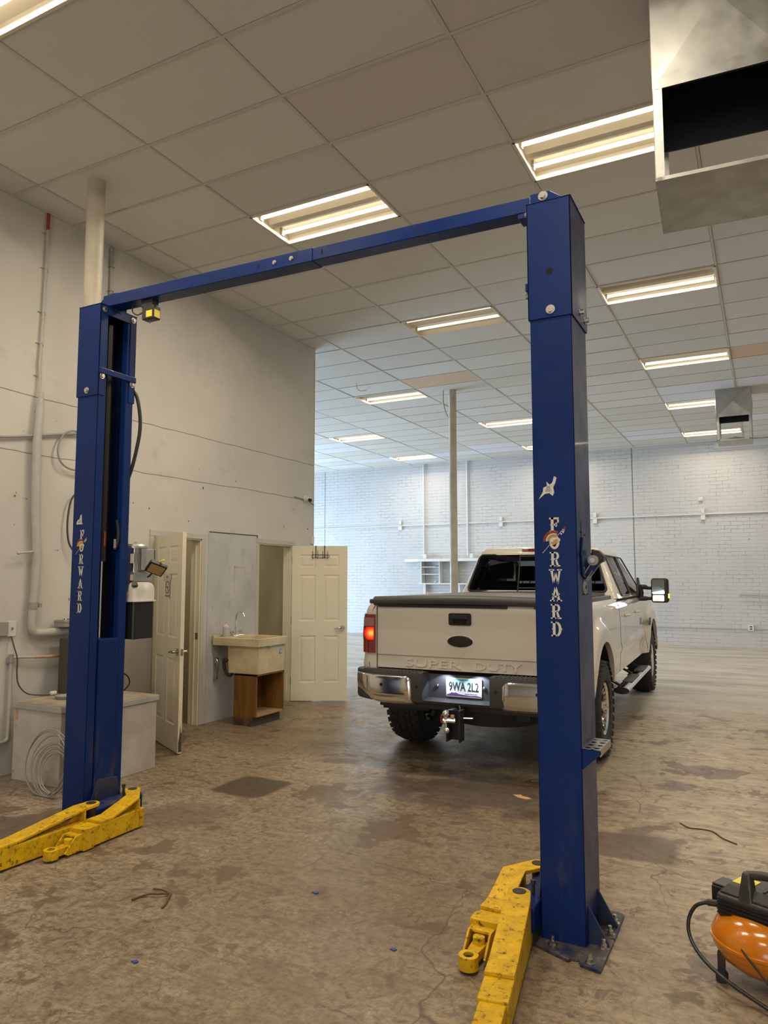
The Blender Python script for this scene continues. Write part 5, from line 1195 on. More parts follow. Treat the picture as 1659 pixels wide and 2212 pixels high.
# running boards
for s in (-1, 1):
    a = MB(); X = s*.945
    rb = []
    for y in (1.10, 3.32): rb.append([(X+.078*cos(2*pi*k/16), y, .425+.034*sin(2*pi*k/16)) for k in range(16)])
    a.add([p for r_ in rb for p in r_], [(k, (k+1) % 16, 16+(k+1) % 16, 16+k) for k in range(16)]+[tuple(range(15, -1, -1)), tuple(range(16, 32))])
    sb = part(a, 'step_bar', M['chrome'], smooth=True, autos=50, **TP)
    a = MB(); rb = []
    for y in (1.085, 1.10): rb.append([(X+.080*cos(2*pi*k/16), y, .425+.036*sin(2*pi*k/16)) for k in range(16)])
    a.add([p for r_ in rb for p in r_], [(k, (k+1) % 16, 16+(k+1) % 16, 16+k) for k in range(16)]+[tuple(range(15, -1, -1)), tuple(range(16, 32))]); part(a, 'end_cap', M['black'], sb, local=True)
    for y0, y1 in ((1.55, 2.25), (2.6, 3.2)):
        a = MB(); a.prism(rr(X, (y0+y1)/2, .055, (y1-y0)/2, .045), .452, .464, lambda p, q, d: (p, q, d)); part(a, 'step_pad', M['plasticgrey'], sb, local=True, bevel=.003)
    for y in (1.35, 2.4, 3.15):
        a = MB(); a.hull8([(s*.60-.02, y-.03, .60), (s*.60+.02, y-.03, .60), (s*.60+.02, y+.03, .60), (s*.60-.02, y+.03, .60)], [(X-.02, y-.03, .42), (X+.02, y-.03, .42), (X+.02, y+.03, .42), (X-.02, y+.03, .42)]); part(a, 'step_bracket', M['black'], sb, local=True)
# licence plate lights (lit, cool white)
for sx in (-.17, .22):
    l = bpy.data.lights.new('plate_light', 'SPOT'); l.energy = 3.2; l.color = (.62, .74, 1.0); l.spot_size = radians(130); l.shadow_soft_size = .012
    o = bpy.data.objects.new('plate_light', l); COL.objects.link(o); o.parent = truck; o.location = (sx*.72, -1.26, .796); o.rotation_euler = (radians(22), 0, 0)
# ================================================================== AGAINST THE LEFT WALL
ch = thing('storage_chest', 'white board chest with grey-green lid behind the left lift column', 'chest', (-5.0, 4.30, 0))
def lshape(x0, x1, y0, y1, nx, ny, z0, z1): return MB().prism([(x0, y0), (nx, y0), (nx, ny), (x1, ny), (x1, y1), (x0, y1)], z0, z1, lambda p, q, d: (p, q, d))
part(lshape(-5.375, -4.625, 3.91, 4.70, -4.825, 4.06, 0.0, .556), 'body', M['chestw'], ch, bevel=.004)
part(lshape(-5.39, -4.612, 3.895, 4.715, -4.812, 4.05, .556, .600), 'lid', M['chestlid'], ch, bevel=.004)
part(lshape(-5.385, -4.617, 3.90, 4.71, -4.817, 4.055, .600, .604), 'lid_top', M['chesttop'], ch)
a = MB(); a.box(-5.352, -5.33, 3.9055, 3.9095, .47, .553); part(a, 'orange_label', M['tan'], ch)
# dark cabinet standing on the chest, hidden behind the column
a = MB(); a.box(-5.44, -5.20, 4.36, 4.62, .604, 1.07)
solo(a, 'metal_cabinet', M['brownbox'], 'dark brown cabinet standing on the chest, mostly hidden by the left lift column', 'cabinet', (-5.36, 4.49, .604), bevel=.004)
t = thing('metal_tin', 'ribbed grey metal box on top of the grey wall pipe elbow', 'metal box', (-5.43, 4.43, 1.165))
a = MB(); a.box(-5.50, -5.36, 4.345, 4.52, 1.167, 1.225); part(a, 'body', M['greypaint'], t, bevel=.003)
a = MB(); a.box(-5.503, -5.357, 4.341, 4.524, 1.205, 1.214); part(a, 'rim', M['greypaint'], t, bevel=.002)
a = MB(); a.cyl((-5.43, 4.42, 1.225), (-5.43, 4.42, 1.236), .03, 20); part(a, 'cap', M['steel'], t)
dsh = thing('plastic_tray', 'shallow grey tray lying on the chest lid beside a cable plug', 'tray', (-5.16, 4.22, .604))
a = MB(); a.lathe([(.0, .606), (.07, .606), (.085, .630), (.08, .630), (.066, .611), (.0, .611)], (-5.14, 4.20, 0), seg=24); part(a, 'dish', M['greypaint'], dsh, smooth=True)
# coil of cable leaning against the chest
cc_ = MB(); cx, cz = -4.745, .235
for k, (rx, rz, ox, oz, yo, tl) in enumerate(((.235, .232, 0, 0, 0, .0), (.212, .222, -.03, -.01, .012, .02), (.205, .185, .045, -.045, .004, .03), (.185, .178, .05, -.05, .016, .04), (.170, .168, .055, -.055, .008, .02), (.16, .155, .06, -.06, .02, .05), (.148, .145, .065, -.062, .012, .01), (.138, .135, .065, -.07, .024, .03), (.22, .205, .02, -.02, .026, .06))):
    pts = []
    for q in range(41):
        an = 2*pi*q/40; x = cx+ox+rx*cos(an); z = max(.008, cz+oz+rz*sin(an)); pts.append((x, 3.70+yo+.38*z*.45+.004*sin(3*an+k), z))
    cc_.tube(pts, .0042, 7)
solo(cc_, 'cable_coil', M['wire'], 'loose coil of grey cable leaning against the chest front', 'cable', (cx, 3.74, 0), smooth=True)
# big grey pipe with conduit dropping into it
pp = thing('wall_pipe', 'thick grey pipe running down the left wall with an elbow above the chest', 'pipe', (WX, 4.12, 1.1))
XP = WX+.05
a = MB(); a.tube([(XP, 4.112, 3.19), (XP, 4.108, 3.05), (XP, 4.090, 2.73), (XP, 4.104, 2.175), (XP, 4.138, 1.79), (XP, 4.130, 1.47), (XP, 4.120, 1.33)], [.020, .030, .036, .036, .036, .034, .034], 16); part(a, 'riser', M['conduit'], pp, smooth=True)
a = MB(); a.tube([(XP, 4.120, 1.36), (XP, 4.117, 1.24), (XP, 4.122, 1.17), (XP, 4.15, 1.135), (XP+.01, 4.21, 1.125), (XP+.01, 4.40, 1.125), (XP+.01, 4.85, 1.12)], .035, 16, 5); part(a, 'elbow', M['conduit'], pp, smooth=True)
a = MB(); a.cyl((XP, 4.121, 1.33), (XP, 4.121, 1.385), .040, 18); a.box(XP-.02, XP+.03, 4.155, 4.185, 1.34, 1.375); part(a, 'coupling', M['greypaint'], pp)
a = MB(); a.tube([(XP, 4.10, 1.81), (XP+.02, 4.02, 1.802), (XP+.02, 3.95, 1.795)], .010, 8); a.sph((XP+.02, 3.948, 1.795), .015, 12); part(a, 'stub_handle', M['conduit'], pp, smooth=True)
cdt = thing('wall_conduit', 'thin conduit with red top end rising from the thick grey pipe', 'conduit', (WX, 4.12, 3.2))
XC = WX+.02
a = MB(); a.tube([(XC, 4.131, 4.68), (XC, 4.129, 4.30), (XC, 4.118, 3.80), (XC, 4.106, 3.45), (XC+.01, 4.110, 3.18)], .0125, 12); part(a, 'tube', M['conduit'], cdt, smooth=True)
a = MB(); a.cyl((XC, 4.131, 4.66), (XC, 4.131, 4.812), .0135, 12); part(a, 'red_end', M['redpaint'], cdt, smooth=True)
for z in (4.62, 4.30, 3.90, 3.62, 3.33):
    yy = interp([(3.18, 4.110), (3.45, 4.106), (3.80, 4.118), (4.30, 4.129), (4.68, 4.131)], z)
    a = MB(); a.tube([(WX, yy-.045, z+.004), (WX+.012, yy-.02, z+.004), (WX+.034, yy, z), (WX+.012, yy+.02, z-.004), (WX, yy+.035, z-.006)], .004, 6); part(a, 'clip', M['greypaint'], cdt)
cd2 = thing('wall_conduit', 'thin grey conduit coming down from the ceiling just right of the near round post', 'conduit', (WX, 4.845, 4.0))
a = MB(); a.tube([(XC, 4.842, 4.66), (XC, 4.845, 4.3), (XC, 4.848, 3.2), (XC, 4.85, 2.4)], .0135, 12); part(a, 'tube', M['conduit'], cd2, smooth=True)
a = MB(); a.cyl((XC, 4.842, 4.62), (XC, 4.842, 4.80), .019, 14); part(a, 'box_connector', M['greypaint'], cd2, smooth=True)
for z in (4.60, 4.36): a = MB(); a.box(WX, WX+.035, 4.82, 4.872, z-.006, z+.006); part(a, 'clip', M['greypaint'], cd2, bevel=.002)
# grey feed cable with its loop
a = MB(); a.tube([(WX+.03, 3.45, 2.70), (WX+.03, 3.80, 2.745), (WX+.03, 4.15, 2.82), (WX+.03, 4.40, 2.875), (WX+.04, 4.55, 2.905)], .011, 10, 4)
a.tube([(WX+.045, 4.55, 2.90), (WX+.04, 4.46, 2.915), (WX+.04, 4.36, 2.86), (WX+.045, 4.305, 2.73), (WX+.05, 4.33, 2.62), (WX+.05, 4.42, 2.565), (WX+.05, 4.55, 2.56)], .0085, 10, 5)
solo(a, 'feed_cable', M['wire'], 'grey cable crossing the left wall and looping beside the lift column', 'cable', (WX, 4.3, 2.7), smooth=True)
a = MB(); a.tube([(WX+.06, 4.52, 2.36), (WX+.05, 4.46, 2.28), (WX+.05, 4.43, 2.08), (WX+.05, 4.455, 1.90), (WX+.06, 4.53, 1.80)], .0085, 8, 5)
solo(a, 'feed_cable', M['darkwire'], 'brown cable bowing out beside the lettering of the left lift column', 'cable', (WX, 4.46, 2.05), smooth=True)
# switch and low wiring
sw_ = thing('wall_switch', 'cream toggle switch plate on the left wall at the photo edge', 'switch', (WX, 3.95, 1.17))
a = MB(); a.box(WX+.02, WX+.028, 3.912, 3.992, 1.112, 1.236); part(a, 'plate', M['whiteplastic'], sw_, bevel=.003)
a = MB(); a.box(WX, WX+.02, 3.915, 3.988, 1.118, 1.23); part(a, 'back_box', M['greypaint'], sw_)
a = MB(); a.box(WX+.028, WX+.043, 3.948, 3.956, 1.165, 1.187); part(a, 'toggle', M['nickel'], sw_, bevel=.002)
a = MB(); a.box(WX, WX+.05, 3.80, 3.905, 1.120, 1.232); solo(a, 'junction_box', M['greypaint'], 'grey junction box left of the cream switch plate', 'junction box', (WX, 3.85, 1.12), bevel=.004)
lc_ = thing('wall_conduit', 'low white conduit under the switch, bending left at its foot', 'conduit', (WX, 3.95, .3))
a = MB(); a.tube([(WX+.03, 3.955, .95), (WX+.03, 3.957, .60), (WX+.03, 3.955, .33), (WX+.03, 3.945, .285), (WX+.03, 3.90, .272), (WX+.03, 3.55, .262)], .014, 10, 3); part(a, 'tube', M['conduit'], lc_, smooth=True)
a = MB(); a.cyl((WX+.03, 3.955, .90), (WX+.03, 3.955, .965), .021, 14); a.box(WX, WX+.03, 3.93, 3.975, .895, .91); part(a, 'fitting', M['greypaint'], lc_)
a = MB(); a.tube([(WX+.035, 3.96, .94), (WX+.04, 4.05, .935), (WX+.05, 4.18, .925)], .012, 10); a2 = MB(); a2.tube([(WX+.05, 4.16, .926), (WX+.055, 4.30, .918), (WX+.055, 4.42, .920), (WX+.05, 4.60, .925)], .014, 10)
tp_ = thing('supply_pipe', 'tan copper-coloured pipe running behind the left lift column above the chest', 'pipe', (WX, 4.2, .93))
part(a, 'painted_end', M['conduit'], tp_, smooth=True); part(a2, 'tan_pipe', M['copper'], tp_, smooth=True)
wp = thing('plug_lead', 'dark cord hanging from the switch and ending in a plug on the chest', 'cord', (WX, 4.1, .8))
a = MB(); a.tube([(WX+.02, 3.955, 1.112), (WX+.06, 3.955, 1.03), (WX+.08, 3.975, .93), (WX+.075, 3.98, .82), (WX+.075, 4.0, .72), (WX+.09, 4.07, .640), (WX+.14, 4.17, .617), (WX+.17, 4.235, .614)], .0055, 8, 5); part(a, 'cord', M['darkwire'], wp, smooth=True)
a = MB(); a.cyl((WX+.17, 4.23, .624), (WX+.185, 4.275, .626), .017, 12); part(a, 'plug', M['whiteplastic'], wp)
a = MB(); a.tube([(WX+.05, 5.03, .70), (WX+.07, 5.14, .67), (WX+.08, 5.18, .59), (WX+.07, 5.12, .52), (WX+.06, 5.03, .48)], .007, 8, 5); solo(a, 'black_cord', M['hose'], 'black cord loop between the chest and the half open door', 'cord', (WX, 5.1, .6), smooth=True)
a = MB(); a.cyl((WX, 5.09, .96), (WX+.05, 5.09, .96), .03, 18); solo(a, 'pipe_stub', M['brownbox'], 'small dark round fitting on the wall below the pump reservoir', 'pipe fitting', (WX, 5.09, .96), bevel=.004)
# camera, contact sensor
cm = thing('security_camera', 'small white dome camera high near the end of the left wall', 'security camera', (WX, 8.29, 2.65))
a = MB(); a.lathe([(0, 0), (.045, 0), (.045, .02), (.03, .03), (0, .03)], (WX, 8.27, 2.668), (1, 0, 0), 20); part(a, 'base', M['whiteplastic'], cm, smooth=True)
a = MB(); a.sph((WX+.055, 8.29, 2.655), .036, 18); part(a, 'ball', M['whiteplastic'], cm, smooth=True)
a = MB(); a.cyl((WX+.075, 8.275, 2.648), (WX+.10, 8.262, 2.640), .024, 18); part(a, 'lens', M['black'], cm)
a = MB(); a.tube([(WX+.012, 8.0, 2.672), (WX+.014, 8.15, 2.66), (WX+.02, 8.25, 2.65)], .004, 6); a.tube([(WX+.02, 8.31, 2.645), (WX+.012, 8.42, 2.62), (WX+.008, 8.49, 2.60)], .004, 6); part(a, 'camera_cable', M['darkwire'], cm)
a = MB(); a.box(WX, WX+.035, 8.425, 8.47, 2.06, 2.165); solo(a, 'wall_sensor', M['whiteplastic'], 'small white sensor box on the wall end above the wide open door', 'sensor', (WX, 8.45, 2.1), bevel=.004)
# outline of a removed soap dispenser on the patched panel
a = MB(); XX = WX+.0062
a.box(XX, XX+.0012, 6.80, 7.0, 1.71, 1.735); a.box(XX, XX+.0012, 6.80, 6.812, 1.42, 1.72); a.box(XX, XX+.0012, 6.99, 7.0, 1.42, 1.72); a.box(XX, XX+.0012, 6.81, 6.99, 1.425, 1.435)
o_ = solo(a, 'adhesive_mark', M['chestw'], 'pale outline left by a removed dispenser above the basin', 'wall mark', (WX, 6.9, 1.55))
# ------------------------------------------------------------------ utility sink on its cabinet
cab = thing('sink_cabinet', 'stained plywood open-front cabinet holding up the utility basin', 'cabinet', (-5.03, 6.70, 0))
cx0, cx1, cy0, cy1, ct = -5.205, -4.90, 6.43, 6.94, .545
a = MB(); a.box(cx0, cx1, cy0, cy0+.018, .10, ct); a.box(cx0, cx1-.055, cy0, cy0+.018, .0, .10); part(a, 'side_panel', M['wood'], cab)
a = MB(); a.box(cx0, cx1, cy1-.018, cy1, .10, ct); a.box(cx0, cx1-.055, cy1-.018, cy1, .0, .10); part(a, 'side_panel', M['wood'], cab)
a = MB(); a.box(cx0, cx0+.01, cy0+.018, cy1-.018, .1, ct); part(a, 'back_panel', M['wood'], cab)
a = MB(); a.box(cx0+.01, cx1-.002, cy0+.018, cy1-.018, .10, .118); part(a, 'bottom_shelf', M['woodpale'], cab)
a = MB(); a.box(cx1-.068, cx1-.055, cy0+.018, cy1-.018, 0, .10); part(a, 'toe_kick', M['brownbox'], cab)
a = MB(); a.box(cx0, cx1, cy0, cy1, ct-.012, ct); part(a, 'top_panel', M['wood'], cab)
sk = thing('utility_sink', 'aged cream plastic utility basin standing on the plywood cabinet', 'sink', (-5.15, 6.68, .56))
bx0, bx1, by0, by1, bz0, bz1 = -5.315, -4.885, 6.445, 6.935, .548, .845
def tubwall(x0, x1, y0, y1, z0, z1, tp, th):
    m = MB()
    o = [(x0+tp, y0+tp), (x1-tp, y0+tp), (x1-tp, y1-tp), (x0+tp, y1-tp)]; O = [(x0, y0), (x1, y0), (x1, y1), (x0, y1)]
    i = [(x0+tp+th, y0+tp+th), (x1-tp-th, y0+tp+th), (x1-tp-th, y1-tp-th), (x0+tp+th, y1-tp-th)]; I = [(x0+th, y0+th), (x1-th, y0+th), (x1-th, y1-th), (x0+th, y1-th)]
    vs = [(p, q, z0) for p, q in o]+[(p, q, z1) for p, q in O]+[(p, q, z1) for p, q in I]+[(p, q, z0+.02) for p, q in i]
    fs = [(0, 3, 2, 1), (12, 13, 14, 15)]
    for r in range(3):
        for k in range(4): fs.append((r*4+k, r*4+(k+1) % 4, (r+1)*4+(k+1) % 4, (r+1)*4+k))
    m.add(vs, fs); return m
part(tubwall(bx0, bx1, by0, by1, bz0, .93, .012, .012), 'basin', M['basin'], sk, bevel=.004)
a = MB(); rx0, rx1, ry0, ry1 = -5.50, -4.862, 6.415, 6.955
for bxx in ((rx0, rx1, ry0, by0+.012), (rx0, rx1, by1-.012, ry1), (rx0, bx0+.012, by0+.012, by1-.012), (bx1-.012, rx1, by0+.012, by1-.012)): a.box(*bxx, .845, .932)
part(a, 'rim', M['basin'], sk, bevel=.005)
a = MB(); a.box(rx0, rx0+.012, ry0, ry1, .932, .950); part(a, 'backsplash_lip', M['basin'], sk, bevel=.003)
fc = MB(); fc.box(-5.44, -5.375, 6.62, 6.80, .932, .944); fo = part(fc, 'faucet_base', M['chrome'], sk, bevel=.004)
a = MB(); a.tube([(-5.41, 6.70, .94), (-5.41, 6.70, 1.05), (-5.41, 6.70, 1.13), (-5.395, 6.702, 1.185), (-5.355, 6.705, 1.205), (-5.315, 6.708, 1.185), (-5.30, 6.71, 1.150)], .0105, 12, 5); part(a, 'faucet_spout', M['chrome'], fo, smooth=True)
for yy in (6.635, 6.785): a = MB(); a.cyl((-5.41, yy, .94), (-5.41, yy, .972), .016, 14); a.lathe([(.0, 0), (.024, 0), (.026, .012), (.018, .022), (0, .022)], (-5.41, yy, .970), seg=10); part(a, 'tap_handle', M['chrome'], fo, smooth=True)
a = MB(); a.prism([(6.852+.027*cos(2*pi*k/24), .770+.027*sin(2*pi*k/24)) for k in range(24)], bx1-.003, bx1+.001, lambda p, q, d: (d, p, q)); st_ = part(a, 'round_sticker', M['bluesticker'], sk)
a = MB(); a.prism([(6.852+.019*cos(2*pi*k/24), .770+.019*sin(2*pi*k/24)) for k in range(24)], bx1+.001, bx1+.0015, lambda p, q, d: (d, p, q)); part(a, 'sticker_centre', M['paper'], st_, local=False)
a = MB(); a.box(bx1+.0015, bx1+.0022, 6.848, 6.856, .758, .782); part(a, 'sticker_mark', M['bluesticker'], st_)
a = MB(); a.box(rx1-.001, rx1+.001, 6.61, 6.67, .836, .848); part(a, 'label_strip', M['bluesticker'], sk)
a = MB(); a.tube([(-5.50, 6.46, .47), (-5.47, 6.46, .50), (-5.47, 6.46, .66), (-5.50, 6.46, .69)], .012, 8, 3); a.cyl((-5.49, 6.47, .64), (-5.49, 6.47, .70), .022, 10); a.cyl((-5.49, 6.47, .47), (-5.49, 6.47, .52), .020, 10); part(a, 'shutoff_valves', M['nickel'], sk, smooth=True)
a = MB(); a.tube([(-5.36, 6.60, .56), (-5.37, 6.58, .50), (-5.42, 6.57, .52), (-5.45, 6.56, .60), (-5.44, 6.55, .68), (-5.40, 6.55, .66)], .019, 10, 4); part(a, 'drain_hose', M['brownbox'], sk, smooth=True)
sb_ = thing('soap_dispenser', 'grey soap pump bottle standing on the basin ledge', 'soap bottle', (-5.41, 6.53, .932))
a = MB(); a.lathe([(0, .932), (.036, .932), (.038, .94), (.038, 1.03), (.034, 1.04), (0, 1.04)], (-5.41, 6.53, 0), seg=24); part(a, 'bottle', M['soap'], sb_, smooth=True)
a = MB(); a.lathe([(0, 1.036), (.036, 1.036), (.037, 1.050), (.016, 1.058), (.012, 1.075), (0, 1.075)], (-5.41, 6.53, 0), seg=20); a.cyl((-5.41, 6.53, 1.07), (-5.41, 6.53, 1.095), .006, 10); a.box(-5.42, -5.385, 6.522, 6.538, 1.090, 1.100); part(a, 'pump', M['pink'], sb_, smooth=True)
# hook rack hung over the open door (in the door's own plane)
hk = thing('over_door_hook_rack', 'black wire hook rack hanging over the top of the wide open door', 'hook rack', (-5.2, 8.15, 1.99))
def onD2(m): return m.xf(MX2)
a = MB()
for x in (.310, .425): a.box(x-.006, x+.006, -.006, -.002, 1.84, 2.004); a.box(x-.006, x+.006, -.006, .040, 2.0, 2.004); a.box(x-.006, x+.006, .037, .040, 1.97, 2.0)
part(onD2(a), 'strap', M['black'], hk)
a = MB(); a.tube([(.265, -.010, 1.845), (.255, -.010, 1.862), (.265, -.010, 1.882), (.475, -.010, 1.882), (.488, -.010, 1.862), (.475, -.010, 1.845), (.265, -.010, 1.845)], .003, 6); part(onD2(a), 'wire_frame', M['black'], hk)
for x in (.268, .335, .400, .465):
    a = MB(); a.tube([(x, -.030, 1.925), (x, -.018, 1.90), (x, -.011, 1.86), (x, -.018, 1.838), (x, -.045, 1.832), (x, -.055, 1.85)], .003, 6, 3); a.sph((x, -.031, 1.927), .005, 8); part(onD2(a), 'hook', M['black'], hk)
# notices on the half open door
ns = thing('door_notice', 'faded no-smoking notice taped to the half open door', 'notice', (-5.13, 5.31, 1.50))
onD1 = lambda m: m.xf(MX1)
a = MB(); a.box(.375, .520, -.0022, -.0012, 1.385, 1.560); part(onD1(a), 'notice_sheet', M['paper'], ns)
a = MB(); a.box(.315, .560, -.0032, -.0022, 1.558, 1.612); part(onD1(a), 'name_strip', M['paper'], ns)
a = MB(); a.lathe([(.052, -.0005), (.062, -.0005), (.062, .0005), (.052, .0005)], (.448, -.0030, 1.488), (0, 1, 0), 28, close=True)
a.prism([(.448-.043, 1.488+.037), (.448-.037, 1.488+.043), (.448+.043, 1.488-.037), (.448+.037, 1.488-.043)], -.0026, -.0032, XZ); part(onD1(a), 'prohibition_ring', M['red'], ns)
a = MB(); a.box(.42, .475, -.0028, -.0022, 1.482, 1.494); part(onD1(a), 'cigarette', M['ink'], ns)
part(text_mb('NO SMOKING', .020, .0006, MX1 @ Matrix.Translation((.448, -.0026, 1.405)) @ Matrix.Rotation(radians(90), 4, 'X'), .95), 'notice_text', M['ink'], ns)
part(text_mb('MEN', .034, .0006, MX1 @ Matrix.Translation((.44, -.0036, 1.585)) @ Matrix.Rotation(radians(90), 4, 'X'), 1.0), 'strip_text', M['ink'], ns)
# ================================================================== AIR COMPRESSOR
cmx, cmy = -.055, 3.375
ac = thing('air_compressor', 'orange pancake air compressor with black shroud, cut off by the right edge', 'air compressor', (cmx, cmy, 0))
a = MB(); a.lathe([(.0, .045), (.07, .048), (.13, .065), (.175, .098), (.198, .14), (.202, .165), (.198, .19), (.175, .232), (.13, .262), (.07, .278), (.0, .280)], (cmx, cmy, 0), seg=48); part(a, 'tank', M['orange'], ac, smooth=True, autos=80)
a = MB(); a.lathe([(.200, .158), (.206, .160), (.206, .170), (.200, .172)], (cmx, cmy, 0), seg=48, close=True); part(a, 'tank_seam', M['orange'], ac, smooth=True)
for an in (200, 320, 80):
    x, y = cmx+.175*cos(radians(an)), cmy+.175*sin(radians(an)); a = MB(); a.box(x-.014, x+.014, y-.014, y+.014, .03, .11); ft = part(a, 'leg', M['darksteel'], ac, bevel=.003)
    a = MB(); a.cyl((x, y, 0), (x, y, .035), .023, 16); part(a, 'rubber_foot', M['rubber'], ft, bevel=.004)
Rc = Matrix.Translation((cmx+.02, cmy, 0)) @ Matrix.Rotation(radians(-24), 4, 'Z')
a = MB(); a.hull8([(-.165, -.115, .235), (.20, -.115, .235), (.20, .115, .235), (-.165, .115, .235)], [(-.172, -.105, .325), (.20, -.105, .325), (.20, .105, .325), (-.172, .105, .325)]); a.xf(Rc); sh_ = part(a, 'shroud', M['compblack'], ac, bevel=.015, seg=3)
a = MB(); a.hull8([(-.165, -.10, .325), (.20, -.10, .325), (.20, .10, .325), (-.165, .10, .325)], [(-.13, -.07, .362), (.20, -.07, .362), (.20, .07, .362), (-.13, .07, .362)]); a.xf(Rc); part(a, 'shroud_top', M['compblack'], ac, bevel=.008)
for k in range(5): a = MB(); a.box(-.16, .19, -.1195, -.113, .252+.0135*k, .257+.0135*k); a.xf(Rc); part(a, 'vent_rib', M['black'], sh_)
for k in range(6): a = MB(); a.box(.0+.022*k, .008+.022*k, -.066, .066, .362, .366); a.xf(Rc); part(a, 'top_rib', M['black'], sh_)
a = MB(); a.box(-.128, -.05, -.05, .03, .3625, .3637); a.xf(Rc); part(a, 'warning_label', M['tape'], sh_)
a = MB(); a.hull8([(-.085, -.105, .31), (-.025, -.105, .31), (-.025, -.045, .31), (-.085, -.045, .31)], [(-.072, -.085, .425), (-.040, -.085, .425), (-.040, -.050, .425), (-.072, -.050, .425)]); a.xf(Rc); hn = part(a, 'handle_post', M['compblack'], ac, bevel=.008)
a = MB(); a.tube([(-.056, -.066, .412), (.0, -.064, .425), (.08, -.062, .432), (.20, -.062, .43)], .017, 14, 4); a.xf(Rc); part(a, 'carry_handle', M['compblack'], hn, smooth=True)
a = MB(); a.box(-.215, -.165, -.055, .045, .265, .325); a.box(-.215, -.10, -.05, .04, .325, .334); a.xf(Rc); part(a, 'pressure_switch', M['black'], ac, bevel=.005)
a = MB(); a.cyl((-.17, -.075, .268), (-.215, -.085, .262), .014, 8); a.cyl((-.215, -.085, .262), (-.225, -.088, .260), .010, 12); a.xf(Rc); part(a, 'hose_fitting', M['darksteel'], ac)
hp = [Rc @ Vector(p) for p in ((-.222, -.087, .260), (-.262, -.10, .235), (-.285, -.115, .18), (-.268, -.14, .125), (-.20, -.18, .085), (-.10, -.215, .06), (.02, -.235, .04), (.15, -.24, .02), (.30, -.22, .012))]
a = MB(); a.tube(hp, .0075, 12, 6); part(a, 'air_hose', M['hose'], ac, smooth=True)
hp = [Rc @ Vector(p) for p in ((-.04, -.12, .245), (-.055, -.165, .225), (-.03, -.20, .19), (.03, -.222, .15), (.12, -.235, .09), (.22, -.22, .06))]
a = MB(); a.tube(hp, .004, 10, 6); part(a, 'power_cord', M['hose'], ac, smooth=True)
# ================================================================== ON THE FLOOR
a = MB(); n = 0
a.prism([(-1.715, 5.335), (-1.66, 5.365), (-1.645, 5.335), (-1.60, 5.325), (-1.565, 5.30), (-1.59, 5.27), (-1.66, 5.285)], .001, .004, lambda p, q, d: (p, q, d)); solo(a, 'cardboard_scrap', M['tan'], 'tan scrap of card on the floor behind the truck', 'scrap', (-1.64, 5.31, 0))
for (x, y, s, lb) in ((-2.088, 3.253, .018, 'blue plastic chip on the floor in the middle of the bay'), (-1.481, 2.928, .015, 'blue plastic chip on the floor closest to the right yellow arm'), (-2.386, 2.343, .017, 'blue plastic chip on the floor nearest the camera at left')):
    a = MB(); a.prism([(x-s, y-.4*s), (x+.6*s, y-.7*s), (x+s, y+.2*s), (x-.2*s, y+.7*s)], .001, .005, lambda p, q, d: (p, q, d)); solo(a, 'plastic_chip', M['bluechip'], lb, 'plastic chip', (x, y, 0), group='blue chips on the floor')
a = MB(); a.tube([(-2.84, 2.755, .006), (-2.83, 2.80, .007), (-2.80, 2.835, .012), (-2.76, 2.845, .016), (-2.715, 2.885, .012), (-2.70, 2.87, .012), (-2.685, 2.84, .010), (-2.66, 2.80, .008), (-2.645, 2.76, .005)], .0055, 8, 5)
a.tube([(-2.84, 2.90, .006), (-2.79, 2.905, .009), (-2.715, 2.885, .014)], .004, 8, 4)
solo(a, 'rusty_wire', M['rust'], 'bent rusty wire lying on the concrete left of centre', 'wire', (-2.74, 2.83, 0), smooth=True)
a = MB(); a.tube([(-.56, 5.23, .004), (-.50, 5.16, .004), (-.43, 5.17, .004), (-.36, 5.15, .004), (-.30, 5.05, .004), (-.22, 4.98, .004)], .004, 6, 5)
solo(a, 'wire_scrap', M['darkwire'], 'thin dark wire on the floor right of the truck near the photo edge', 'wire', (-.4, 5.1, 0), smooth=True)
# ================================================================== ON THE BACK WALL
YB = BY
cr = MB(); cr.tube([(-12.6, YB-.03, 3.082), (-6.2, YB-.03, 3.092), (0, YB-.03, 3.098), (5.0, YB-.03, 3.105)], .017, 10)
solo(cr, 'wall_conduit', M['bconduit'], 'long horizontal white conduit crossing the brick wall', 'conduit', (-5, YB, 3.09), smooth=True)
for x in (-8.478, -7.168):
    a = MB(); a.tube([(x, YB-.045, 4.80), (x, YB-.045, 1.2 if x < -8 else 2.2)], .022, 10); 
    solo(a, 'wall_conduit', M['bconduit'], 'vertical white conduit on the brick wall left of the far post' if x < -8 else 'vertical white conduit on the brick wall right of the far post', 'conduit', (x, YB, 3), smooth=True)
for k, x in enumerate((-9.22, -6.22, -3.752, -1.251)):
    lb = ('left of the two vertical conduits', 'just left of the tall blue column', 'just right of the tall blue column', 'farthest right, under the small round fitting')[k]
    t = thing('outlet_box', 'white outlet box on the horizontal brick wall conduit, '+lb, 'outlet box', (x, YB, 3.1), group='outlet boxes on the brick wall conduit')
    a = MB(); a.box(x-.035, x+.035, YB-.05, YB, 3.115, 3.225); part(a, 'upper_bracket', M['bconduit'], t, bevel=.004)
    a = MB(); a.box(x-.05, x+.05, YB-.06, YB, 2.965, 3.075); part(a, 'box', M['bconduit'], t, bevel=.004)
a = MB(); a.box(-1.335, -1.24, YB-.05, YB, 3.41, 3.50); a.cyl((-1.287, YB-.05, 3.455), (-1.287, YB-.07, 3.455), .03, 14); solo(a, 'wall_fitting', M['bconduit'], 'small pale fitting on the brick wall above the rightmost outlet box', 'wall fitting', (-1.287, YB, 3.45), bevel=.004)
